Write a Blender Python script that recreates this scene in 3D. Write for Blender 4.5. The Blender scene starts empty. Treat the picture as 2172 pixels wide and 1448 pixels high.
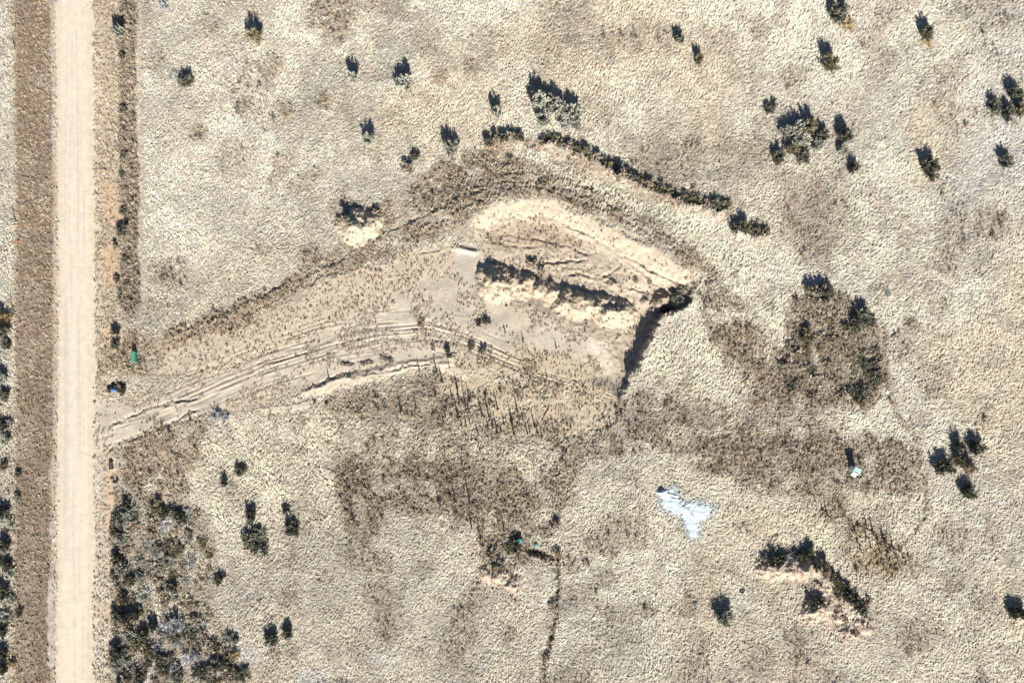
import bpy, math, random
import numpy as np
from mathutils import Vector, Matrix

scene = bpy.context.scene
COL = scene.collection
S = 12.0                      # plan scale used to read the photograph: 12 px = 1 m
CX, CY = 1086.0, 724.0
CAM_H = 120.67
SUN_EL = math.radians(30.5)
SUN_AZ = (0.20, -0.98)        # horizontal direction towards the sun

# ------------------------------------------------------------------ camera, sky, sun, exposure
cam_d = bpy.data.cameras.new('camera')
cam_d.sensor_width = 36.0
cam_d.lens = 24.0
cam_d.clip_end = 6000
cam_d.clip_start = 0.5
cam = bpy.data.objects.new('camera', cam_d)
cam.location = (0, 0, CAM_H)
COL.objects.link(cam)
scene.camera = cam

world = bpy.data.worlds.new('World')
scene.world = world
world.use_nodes = True
wn = world.node_tree.nodes
wl = world.node_tree.links
wn.clear()
sky = wn.new('ShaderNodeTexSky')
sky.sky_type = 'NISHITA'
sky.sun_disc = False
sky.altitude = 900
sky.air_density = 0.8
sky.dust_density = 0.4
sky.sun_elevation = SUN_EL
sky.sun_rotation = math.atan2(SUN_AZ[0], SUN_AZ[1])
bg = wn.new('ShaderNodeBackground')
bg.inputs['Strength'].default_value = 0.05
wo = wn.new('ShaderNodeOutputWorld')
wl.new(sky.outputs[0], bg.inputs['Color'])
wl.new(bg.outputs[0], wo.inputs['Surface'])

sun_d = bpy.data.lights.new('sun', 'SUN')
sun_d.energy = 5.0
sun_d.angle = math.radians(0.5)
sun_d.color = (1.0, 0.965, 0.90)
sun = bpy.data.objects.new('sun', sun_d)
_h = Vector((SUN_AZ[0], SUN_AZ[1], 0)).normalized()
_d = -(_h * math.cos(SUN_EL) + Vector((0, 0, math.sin(SUN_EL))))
sun.rotation_euler = _d.to_track_quat('-Z', 'Y').to_euler()
sun.location = (20, -80, 60)
COL.objects.link(sun)

vs = scene.view_settings
vs.view_transform = 'Standard'
vs.look = 'None'
vs.exposure = 1.32
vs.gamma = 1.0
vs.use_curve_mapping = False
scene.cycles.max_bounces = 6
scene.cycles.diffuse_bounces = 1
scene.cycles.transparent_max_bounces = 4

# ------------------------------------------------------------------ numeric helpers
RS = np.random.RandomState(7)
TAB = RS.rand(512, 512).astype(np.float32)


def vnoise(x, y, sc, seed=0):
    """smooth value noise, feature size sc (same unit as x, y), 0..1"""
    u = x / sc + seed * 17.31 + 900.0
    v = y / sc + seed * 41.77 + 900.0
    iu = np.floor(u).astype(np.int32)
    iv = np.floor(v).astype(np.int32)
    fu = (u - iu).astype(np.float32)
    fv = (v - iv).astype(np.float32)
    fu = fu * fu * (3 - 2 * fu)
    fv = fv * fv * (3 - 2 * fv)
    a = TAB[iu & 511, iv & 511]
    b = TAB[(iu + 1) & 511, iv & 511]
    c = TAB[iu & 511, (iv + 1) & 511]
    d = TAB[(iu + 1) & 511, (iv + 1) & 511]
    return (a * (1 - fu) + b * fu) * (1 - fv) + (c * (1 - fu) + d * fu) * fv


def fbm(x, y, sc, octv=3, seed=0):
    t = 0
    a = 1.0
    n = 0.0
    for k in range(octv):
        t = t + a * vnoise(x, y, sc / (2.03 ** k), seed + 5 * k)
        n += a
        a *= 0.55
    return t / n


def sst(e0, e1, x):
    t = np.clip((x - e0) / (e1 - e0), 0, 1)
    return t * t * (3 - 2 * t)


def sdf_poly(px, py, pts):
    """signed distance to a closed polygon in px; negative inside"""
    d2 = np.full(px.shape, 1e12, np.float32)
    ins = np.zeros(px.shape, bool)
    n = len(pts)
    for i in range(n):
        ax, ay = pts[i]
        bx, by = pts[(i + 1) % n]
        ex, ey = bx - ax, by - ay
        t = np.clip(((px - ax) * ex + (py - ay) * ey) / (ex * ex + ey * ey + 1e-9), 0, 1)
        dx = px - ax - t * ex
        dy = py - ay - t * ey
        d2 = np.minimum(d2, dx * dx + dy * dy)
        if ay != by:
            c = ((ay > py) != (by > py)) & (px < (bx - ax) * (py - ay) / (by - ay) + ax)
            ins ^= c
    d = np.sqrt(d2)
    return np.where(ins, -d, d)


def pl_dist(px, py, pts):
    """distance, side (+ = right hand of travel in the picture, y down), position 0..1"""
    best = np.full(px.shape, 1e12, np.float32)
    side = np.zeros(px.shape, np.float32)
    pos = np.zeros(px.shape, np.float32)
    L = [0.0]
    for i in range(len(pts) - 1):
        L.append(L[-1] + math.hypot(pts[i + 1][0] - pts[i][0], pts[i + 1][1] - pts[i][1]))
    for i in range(len(pts) - 1):
        ax, ay = pts[i]
        bx, by = pts[i + 1]
        ex, ey = bx - ax, by - ay
        t = np.clip(((px - ax) * ex + (py - ay) * ey) / (ex * ex + ey * ey), 0, 1)
        dx = px - ax - t * ex
        dy = py - ay - t * ey
        d = dx * dx + dy * dy
        m = d < best
        best = np.where(m, d, best)
        side = np.where(m, np.sign(ex * (py - ay) - ey * (px - ax)), side)
        pos = np.where(m, (L[i] + t * (L[i + 1] - L[i])) / L[-1], pos)
    return np.sqrt(best), side, pos


# ------------------------------------------------------------------ the terrain grid (one sheet, cut into named pieces)
STEP = 2.25
MARG = 96
gx_in = np.arange(-MARG, 2172 + MARG + 0.1, STEP)
gy_in = np.arange(-MARG, 1448 + MARG + 0.1, STEP)
ring = []
s_, a_ = STEP, 0.0
while a_ < 30000:
    s_ *= 1.42
    a_ += s_
    ring.append(a_)
ring = np.array(ring)
gx = np.concatenate([gx_in[0] - ring[::-1], gx_in, gx_in[-1] + ring]).astype(np.float32)
gy = np.concatenate([gy_in[0] - ring[::-1], gy_in, gy_in[-1] + ring]).astype(np.float32)
NX, NY = len(gx), len(gy)
R0 = len(ring)
PX, PY = np.meshgrid(gx, gy)                   # rows follow y (downwards)
WX = PX + (fbm(PX, PY, 60, 3, 3) - 0.5) * 34 + (vnoise(PX, PY, 9, 9) - 0.5) * 9
WY = PY + (fbm(PX, PY, 60, 3, 4) - 0.5) * 34 + (vnoise(PX, PY, 9, 10) - 0.5) * 9
SX = PX + (vnoise(PX, PY, 26, 13) - 0.5) * 9 + (vnoise(PX, PY, 7, 14) - 0.5) * 5
SY = PY + (vnoise(PX, PY, 26, 15) - 0.5) * 9 + (vnoise(PX, PY, 7, 16) - 0.5) * 5

H = (fbm(PX, PY, 420, 2, 21) - 0.5) * 0.9
H += (vnoise(PX, PY, 30, 22) - 0.5) * 0.10
C = np.zeros(PX.shape + (3,), np.float32)      # base colour of the soil
T = np.zeros(PX.shape + (3,), np.float32)      # base colour of the grass growing on it
G = np.ones(PX.shape, np.float32)              # straw grass cover
Wd = np.zeros(PX.shape, np.float32)            # brown weed cover
SW = np.zeros(PX.shape, np.float32)            # scattered single small weeds
CL = np.zeros(PX.shape, np.float32)            # clods and stones
GH = np.ones(PX.shape, np.float32)             # grass height
HUM = np.ones(PX.shape, np.float32)            # hummocky micro relief
ZONE = np.zeros(PX.shape, np.int8)             # which named piece of ground


def mixc(A, colr, m):
    A += (np.array(colr, np.float32) - A) * m[..., None]


def win(pts, reach):
    xs = [p[0] for p in pts]
    ys = [p[1] for p in pts]
    i0 = max(0, np.searchsorted(gx, min(xs) - reach) - 1)
    i1 = min(NX, np.searchsorted(gx, max(xs) + reach) + 1)
    j0 = max(0, np.searchsorted(gy, min(ys) - reach) - 1)
    j1 = min(NY, np.searchsorted(gy, max(ys) + reach) + 1)
    return (slice(j0, j1), slice(i0, i1))


def area(pts, soft=14, kind='W', reach=60):
    """soft mask of a polygon in picture pixels: (window, mask 0..1)"""
    w = win(pts, reach)
    X, Y = (WX, WY) if kind == 'W' else ((SX, SY) if kind == 'S' else (PX, PY))
    d = sdf_poly(X[w], Y[w], pts)
    return w, 1 - sst(-soft, soft, d)


def line(pts, reach=60, kind='S'):
    w = win(pts, reach)
    X, Y = (SX, SY) if kind == 'S' else (PX, PY)
    d, s, t = pl_dist(X[w], Y[w], pts)
    return w, d, s, t


def put(A, w, val, m):
    A[w] += (val - A[w]) * m


def putc(A, w, colr, m):
    sub = A[w]
    sub += (np.array(colr, np.float32) - sub) * m[..., None]


# pasture everywhere
C[:] = (0.44, 0.37, 0.285)
T[:] = (0.755, 0.69, 0.55)
n1 = fbm(PX, PY, 300, 3, 31)
n2 = fbm(PX, PY, 120, 3, 32)
n3 = fbm(PX, PY, 45, 2, 33)
mixc(T, (0.80, 0.75, 0.62), sst(0.50, 0.72, n1) * 0.8)
mixc(T, (0.63, 0.59, 0.50), sst(0.52, 0.70, n2) * 0.75)
mixc(T, (0.72, 0.61, 0.44), sst(0.55, 0.75, fbm(PX, PY, 160, 2, 34)) * 0.6)
mixc(T, (0.54, 0.47, 0.385), sst(0.56, 0.78, n3) * 0.55)
Wd += sst(0.56, 0.72, fbm(PX, PY, 80, 3, 35)) * 0.45
mixc(T, (0.47, 0.40, 0.32), sst(0.56, 0.74, fbm(PX, PY, 80, 3, 35)) * .6)
mixc(T, (0.50, 0.44, 0.36), sst(0.58, 0.72, fbm(PX, PY, 22, 3, 37)) * .55)
# region character: left-top paler, right warmer
mixc(T, (0.76, 0.73, 0.63), (1 - sst(250, 900, PX)) * (1 - sst(500, 800, PY)) * 0.5)
mixc(T, (0.64, 0.62, 0.57), sst(2000, 2150, PX + 0.15 * PY) * (1 - sst(350, 600, PY)) * 0.6)
mixc(T, (0.70, 0.69, 0.65), sst(0.45, 0.65, vnoise(PX, PY, 55, 36)) * (1 - sst(700, 900, PX)) * sst(1330, 1400, PY) * 0.7)

# faint patches of dead forbs in the pasture: x, y, radius, strength
for (x, y, r, k) in [(520, 228, 22, .9), (685, 215, 20, 1), (577, 140, 24, .7), (610, 236, 20, .7), (420, 285, 18, .7),
                     (500, 335, 46, .45), (705, 30, 60, .8), (720, 75, 22, .6), (995, 142, 20, .8), (932, 165, 16, .7), (900, 80, 40, .4),
                     (1930, 690, 18, .9), (600, 345, 26, .5), (583, 378, 18, .5), (1285, 1228, 22, .6), (1370, 1290, 18, .6),
                     (345, 580, 34, .6), (1480, 130, 26, .4), (1180, 110, 60, .35), (1260, 240, 50, .35), (1560, 330, 60, .3),
                     (1750, 460, 70, .5), (2100, 470, 40, .5), (1880, 120, 20, .5), (330, 130, 30, .4), (450, 60, 30, .5),
                     (1610, 60, 26, .5), (1160, 30, 30, .4), (1720, 520, 50, .5), (1320, 1330, 60, .25), (820, 1340, 30, .5),
                     (760, 1385, 26, .4), (1080, 1345, 18, .6), (1460, 1290, 26, .5), (1600, 1390, 40, .4), (2020, 1230, 30, .5),
                     (1850, 1190, 40, .4), (2140, 30, 40, .3), (1390, 330, 40, .4), (640, 1090, 40, .35), (360, 590, 18, .8),
                     (540, 30, 20, .5), (300, 60, 30, .4), (560, 530, 18, .6), (660, 548, 26, .9), (1040, 90, 50, .3)]:
    w = win([(x, y)], r * 2.2)
    d = np.hypot(SX[w] - x, SY[w] - y) / r
    m = (1 - sst(0.55, 1.35, d)) * k
    m = m * (.6 + .4 * vnoise(PX[w], PY[w], 8, 38))
    Wd[w] = np.maximum(Wd[w], m * 1.0)
    putc(T, w, (0.30, 0.24, 0.185), m * 0.9)
    G[w] *= 1 - m * .5

BROWN = (0.40, 0.335, 0.27)


def weeds(pts, k=0.8, tint=BROWN, soft=9, grass=0.45, soil=(0.27, 0.21, 0.155), kind='W'):
    w, m = area(pts, soft, kind)
    m = m * (.30 + .70 * sst(.33, .55, fbm(PX[w], PY[w], 30, 4, 150))) * (.75 + .25 * sst(.3, .6, vnoise(PX[w], PY[w], 9, 156)))
    Wd[w] = np.maximum(Wd[w], m * k)
    putc(T, w, tint, m * 0.85)
    putc(C, w, soil, m * 0.8)
    put(G, w, grass, m)
    return w, m


# brown weeds: round the bare pad, south field, east brush patch
weeds([(205, 700), (300, 700), (345, 715), (520, 650), (640, 625), (560, 690), (420, 760), (300, 800), (205, 800)], 0.55, (0.42, 0.33, 0.23), grass=.45, soil=(0.42, 0.32, 0.22))
weeds([(790, 440), (860, 395), (930, 350), (1040, 310), (1120, 340), (1210, 390), (1300, 425), (1420, 490), (1520, 570), (1560, 620),
       (1640, 700), (1660, 860), (1600, 900), (1500, 720), (1480, 620), (1440, 555), (1300, 480), (1170, 425), (1050, 425), (985, 480),
       (900, 520), (790, 556), (700, 582), (640, 616), (480, 680), (350, 722), (345, 704), (520, 634), (690, 548), (770, 500)], 0.98, (0.37, 0.305, 0.225), soft=6, kind='S', soil=(0.33, 0.26, 0.19))
weeds([(640, 850), (760, 820), (960, 790), (1140, 840), (1330, 850), (1420, 800), (1520, 840), (1600, 860), (1700, 930), (1850, 950), (1890, 900),
       (1950, 960), (1960, 1060), (1800, 1040), (1620, 1060), (1400, 960), (1250, 980), (1190, 1080), (1170, 1170), (1050, 1230), (1000, 1120),
       (850, 1080), (770, 1160), (720, 1120), (700, 960), (600, 900)], 0.85, (0.40, 0.34, 0.26))
weeds([(1540, 700), (1600, 700), (1660, 830), (1860, 930), (1820, 1000), (1560, 960), (1330, 900), (1340, 830), (1420, 870), (1560, 880), (1600, 840)], 0.85, BROWN)
weeds([(250, 890), (440, 900), (420, 980), (400, 1060), (300, 1050), (235, 1000)], 0.7, (0.38, 0.30, 0.22), soil=(0.40, 0.30, 0.2))
weeds([(720, 930), (800, 900), (960, 930), (1060, 950), (1010, 1070), (850, 1060), (780, 1150), (730, 1130), (700, 1010)], 0.95, (0.36, 0.30, 0.235))
weeds([(1650, 700), (1690, 600), (1760, 600), (1800, 650), (1862, 690), (1885, 830), (1840, 865), (1750, 870), (1650, 840), (1640, 770)], 1.0, (0.37, 0.305, 0.235), soft=10, soil=(0.36, 0.29, 0.21), grass=.5)
weeds([(1790, 1100), (1850, 1090), (1930, 1190), (1900, 1240), (1820, 1220), (1790, 1170)], 0.6, (0.56, 0.45, 0.29), soft=16)
weeds([(1690, 1010), (1800, 1050), (1820, 1120), (1760, 1130), (1700, 1060)], 0.5, (0.38, 0.30, 0.2), soft=18)
weeds([(240, 1040), (330, 1040), (430, 1080), (470, 1190), (440, 1270), (470, 1330), (510, 1400), (520, 1560), (235, 1560), (235, 1100)], 0.6, (0.47, 0.41, 0.32), soft=14, soil=(0.36, 0.29, 0.21), grass=.85)
weeds([(1150, 300), (1560, 440), (1560, 470), (1440, 450), (1280, 380), (1150, 330), (1030, 330), (1030, 300)], 0.5, (0.42, 0.33, 0.25), soft=12, soil=(0.40, 0.30, 0.22), grass=.6)
weeds([(0, 900), (40, 900), (45, 1500), (-90, 1500), (-90, 640), (20, 660)], 0.35, (0.55, 0.52, 0.44), soft=12)

# tall pale swirls of straw grass
for pts in ([(430, 935), (560, 920), (700, 1000), (720, 1120), (600, 1080), (520, 1170), (440, 1100)],
            [(1380, 730), (1470, 700), (1560, 770), (1570, 870), (1450, 860), (1350, 800)],
            [(700, 870), (960, 930), (1180, 950), (1160, 1010), (900, 960), (700, 980), (620, 900)],
            [(1180, 340), (1400, 430), (1540, 480), (1600, 640), (1560, 640), (1500, 550), (1380, 470), (1200, 390)],
            [(1600, 640), (1680, 640), (1640, 760), (1600, 740)],
            [(1700, 880), (1850, 880), (1900, 860), (1880, 910), (1700, 920)],
            [(1640, 1080), (1780, 1100), (1760, 1180), (1640, 1170)]):
    w, m = area(pts, 22)
    mm = m * (0.35 + 0.65 * vnoise(PX[w], PY[w], 24, 41))
    putc(T, w, (0.82, 0.75, 0.58), mm * 0.85)
    put(G, w, 1.0, mm)
    put(GH, w, 1.7, mm)
    Wd[w] *= (1 - mm * 0.75)

# ---- bare sandy drive and pad
SAND = (0.545, 0.468, 0.365)
DRIVE = [(200, 856), (262, 858), (330, 835), (430, 800), (520, 772), (590, 740), (640, 712), (690, 690), (720, 660), (790, 630), (860, 590), (920, 560), (985, 540),
         (1035, 520), (1045, 560), (1030, 600), (1100, 650), (1180, 680), (1290, 700), (1345, 700), (1385, 690), (1370, 740), (1330, 805), (1305, 845), (1220, 815),
         (1120, 790), (1010, 770), (900, 770), (780, 800), (660, 835), (560, 870), (430, 890), (300, 925), (200, 960)]
w, m = area(DRIVE, 12)
gap = 0.55 + 0.45 * sst(0.30, 0.55, fbm(PX[w], PY[w], 40, 3, 44))
putc(C, w, SAND, m)
putc(C, w, (0.42, 0.36, 0.29), m * sst(.48, .68, fbm(PX[w] + PY[w] * .4, PY[w] * 2, 40, 4, 153)) * .75)
put(G, w, 0.0, m * gap)
putc(T, w, (0.46, 0.38, 0.28), m)
Wd[w] *= (1 - m * gap)
put(HUM, w, 0.15, m)
SW[w] = np.maximum(SW[w], m * 0.75)
ZONE[w] = np.where(m > 0.55, 2, ZONE[w])
# upper side of the pad, grassy sand
w, m = area([(345, 745), (520, 690), (630, 640), (700, 592), (790, 562), (900, 532), (985, 517), (990, 570), (880, 600), (740, 670), (600, 740), (430, 800), (330, 800)], 9, 'S')
putc(C, w, (0.535, 0.445, 0.335), m)
put(G, w, 0.10, m)
put(SW, w, 1.0, m * 0.9)
Wd[w] = Wd[w] * (1 - m) + m * 0.22
putc(T, w, (0.50, 0.40, 0.27), m * .7)
# smooth grey sand by the pad's south east
w, m = area([(1110, 655), (1200, 680), (1300, 700), (1375, 690), (1345, 770), (1250, 740), (1140, 700)], 14)
putc(C, w, (0.565, 0.49, 0.395), m)
SW[w] *= (1 - m * 0.8)
# weedy lower pad with tiny yellow flowers
w, m = area([(940, 760), (1100, 740), (1240, 760), (1310, 850), (1300, 905), (1180, 930), (1040, 900), (930, 830)], 18)
putc(C, w, (0.50, 0.41, 0.29), m)
Wd[w] = Wd[w] * (1 - m) + m * 0.75 * sst(.40, .62, fbm(PX[w], PY[w], 26, 3, 151))
put(SW, w, 1.0, m * 0.9)
put(G, w, 0.18, m)
# bare strip south of the drive
for pts, r in (([(650, 835), (740, 808), (830, 785), (900, 768), (960, 762)], 10), ([(940, 775), (980, 790)], 14), ([(560, 870), (650, 860)], 8)):
    w, d, s, t = line(pts, 30)
    m = 1 - sst(r * 0.6, r * 1.2, d)
    putc(C, w, (0.62, 0.52, 0.39), m)
    put(G, w, 0.0, m)
    Wd[w] *= 1 - m
    H[w] += m * 0.22

# ---- the county road and its verges
RC = [(150, -3000), (158, -40), (158, 0), (164, 480), (163, 960), (160, 1448), (158, 1600), (150, 4500)]
RHW = 38.0


def road_x(y):
    return np.interp(y, [-30000, -40, 0, 480, 960, 1448, 1600, 30000], [158, 158, 158, 164, 163, 160, 160, 160])


dxr = PX - road_x(PY) + (vnoise(PX, PY, 60, 51) - .5) * 8 + (vnoise(PX, PY, 11, 53) - .5) * 8
full = np.abs(PX - 160) < 200


def band(x0, x1, soft=4, X=None):
    """soft mask of a band parallel to the road, x offsets from its centre line"""
    X = dxr if X is None else X
    return sst(x0 - soft, x0 + soft, X) * (1 - sst(x1 - soft, x1 + soft, X))


bm = band(-131, -50, 4)                          # mown brown ditch west of the road
bn = 0.75 + 0.25 * sst(.3, .6, fbm(PX, PY, 50, 2, 52))
mixc(C, (0.29, 0.22, 0.165), bm)
mixc(T, (0.35, 0.275, 0.20), bm * 0.95)
mixc(T, (0.27, 0.205, 0.145), bm * np.exp(-((dxr + 84) / 13.0) ** 2) * .7)
mixc(T, (0.27, 0.20, 0.135), bm * sst(.45, .65, fbm(PX, PY * .5, 26, 3, 68)) * .8)
mixc(T, (0.50, 0.44, 0.35), bm * sst(.55, .72, fbm(PX, PY * .6, 34, 3, 69)) * .8)
G += (0.45 - G) * bm
GH += (0.6 - GH) * bm
Wd += (0.80 * bn - Wd) * bm
mixc(T, (0.68, 0.60, 0.43), band(-138, -129, 3) * .8)     # pale strip of straw along the fence
b2 = band(-52, -36, 3)
mixc(C, (0.50, 0.42, 0.33), b2)
G *= 1 - b2 * .9
Wd += (0.12 - Wd) * b2
SW += (0.9 - SW) * b2 * (0.4 + 0.6 * sst(.45, .6, vnoise(PX, PY, 20, 54)))
b3 = band(-54.5, -49, 2) * sst(.4, .6, vnoise(PX, PY, 150, 55))
mixc(C, (0.52, 0.36, 0.22), b3)
Wd *= 1 - b3
b3 = band(-61, -46, 2) * sst(960, 1010, PY) * (0.3 + .7 * sst(.35, .55, vnoise(PX, PY, 60, 56)))
mixc(C, (0.54, 0.46, 0.37), b3)
Wd *= 1 - b3
G *= 1 - b3
# east verge
top = 1 - sst(700, 760, PY)
bot = sst(930, 980, PY)
b4 = band(38, 92, 5) * top
mixc(C, (0.50, 0.41, 0.31), b4)
mixc(T, (0.56, 0.44, 0.29), b4 * .8)
G += (0.42 - G) * b4
Wd += (0.22 - Wd) * b4
SW += (0.8 - SW) * b4
b5 = band(52, 92, 6) * top * sst(.35, .62, fbm(PX, PY, 70, 2, 57)) * sst(200, 330, PY)
mixc(C, (0.56, 0.385, 0.24), b5 * .8)
Wd *= 1 - b5 * .7
G *= 1 - b5 * .75
b6 = band(92, 130, 5) * (1 - sst(650, 700, PY))
mixc(C, (0.29, 0.235, 0.18), b6)
mixc(T, (0.36, 0.30, 0.235), b6)
G += (0.5 - G) * b6
Wd += (0.75 - Wd) * b6
b7 = band(131, 141, 3) * (1 - sst(650, 700, PY))
mixc(C, (0.46, 0.39, 0.30), b7)
mixc(T, (0.62, 0.55, 0.43), b7)
Wd *= 1 - b7
GH += (.5 - GH) * b7
b8 = band(32, 75, 5) * bot
mixc(C, (0.50, 0.41, 0.31), b8)
G += (0.25 - G) * b8
Wd += (0.15 - Wd) * b8
SW += (0.9 - SW) * b8
b9 = band(62, 73, 3) * bot * sst(.35, .55, vnoise(PX, PY, 80, 58))
mixc(C, (0.56, 0.385, 0.24), b9 * .8)
G *= 1 - b9
SW *= 1 - b9 * .7
# road bed
rm = 1 - sst(RHW - 2.5, RHW + 3.5, np.abs(PX - road_x(PY) + (vnoise(PX, PY, 14, 60) - .5) * 5 + (vnoise(PX, PY, 5, 63) - .5) * 4 + (vnoise(PX, PY, 90, 64) - .5) * 5))
ru = (PX - road_x(PY))
mixc(C, (0.68, 0.585, 0.46), rm)
streak = vnoise(PX, PY * 0.02, 3.0, 61) * 0.6 + vnoise(PX, PY * 0.012, 9, 62) * 0.4
mixc(C, (0.585, 0.51, 0.415), rm * sst(.35, .75, streak) * .9)
mixc(C, (0.70, 0.60, 0.465), rm * sst(.5, .8, vnoise(PX, PY * .015, 4.5, 67)) * .8)
mixc(C, (0.54, 0.48, 0.40), rm * np.exp(-((ru + 21) / 6.0) ** 2) * sst(500, 700, PY) * (1 - sst(1000, 1250, PY)) * .8)
mixc(C, (0.62, 0.52, 0.375), rm * sst(20, 36, np.abs(ru)) * .7)
mixc(C, (0.60, 0.52, 0.42), (1 - sst(44, 58, ru)) * sst(36, 42, ru) * (1 - sst(.2, .9, vnoise(PX, PY, 30, 65))) * .8)
for A in (G, Wd, SW):
    A *= 1 - sst(.15, .6, rm)
HUM += (0.0 - HUM) * rm
CL += .45 * np.exp(-((np.abs(PX - road_x(PY)) - 39) / 4.0) ** 2) * vnoise(PX, PY, 12, 154)
ZONE = np.where(rm > 0.5, 1, ZONE).astype(np.int8)
# road profile: crown, ditches
au = np.abs(ru)
H += np.where(au < 60, 0, 0)
flat = 1 - sst(60, 200, np.abs(ru + 0))
H *= (1 - flat * .8)
H += 0.35 * (1 - sst(36, 62, au)) + 0.06 * (1 - np.clip(au / 40, 0, 1))
H -= 0.55 * np.exp(-((ru + 88) / 26.0) ** 2)
H -= 0.50 * np.exp(-((ru - 106) / 13.0) ** 2) * (1 - sst(700, 820, PY))
H += 0.20 * np.exp(-((ru - 90) / 7.0) ** 2) * (1 - sst(640, 700, PY)) * sst(.4, .6, vnoise(PX, PY, 50, 66))
H -= 0.45 * np.exp(-((ru - 84) / 12.0) ** 2) * sst(960, 1060, PY)

# ---- drive wheel ruts
BASE = [(206, 925), (300, 893), (330, 872), (430, 832), (560, 778), (700, 735), (800, 715), (900, 708), (980, 722), (1080, 765), (1200, 808), (1310, 842)]
w, d, s, t = line(BASE, 80, 'P')
off = d * s
lane = (PX[w] * .4, PY[w] * .4)
dm = 0
for (o, a, wd_, t0, t1, sd) in [(-52, .10, 1.6, .15, .75, 70), (-44, .14, 1.8, .1, .7, 71), (-34, .12, 1.6, .05, .8, 72), (-27, .17, 2.0, .1, .75, 73), (-18, .20, 2.1, .05, .85, 74),
                               (-10, .22, 2.2, .02, .9, 75), (-2, .20, 2.1, .0, .95, 76), (7, .24, 2.3, .0, .98, 77), (14, .20, 2.0, .1, 1.0, 78), (24, .12, 1.8, .0, .6, 79), (33, .10, 1.8, .2, .9, 80), (42, .16, 2.2, .0, .55, 81), (-22, .14, 1.6, .2, .8, 82), (-14, .14, 1.6, .1, .8, 83), (-5, .16, 1.6, .3, 1.0, 84), (3, .15, 1.5, .1, .9, 85), (11, .15, 1.5, .3, 1.0, 86), (19, .12, 1.5, .0, .7, 87), (-62, .10, 1.6, .3, .7, 88)]:
    wob = (vnoise(t * 14, t * 0, 1.0, sd) - .5) * 6
    k = sst(.35, .6, vnoise(t * 22, t * 0, 1.0, sd + 20)) * sst(t0 - .02, t0 + .04, t) * (1 - sst(t1 - .08, t1 + .02, t))
    e = (off - o - wob)
    dm = dm - a * .80 * k * np.exp(-(e / wd_) ** 2) + a * .35 * k * np.exp(-((e - 3.2) / 2.0) ** 2)
H[w] += dm * (1 - sst(55, 70, d))
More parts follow.
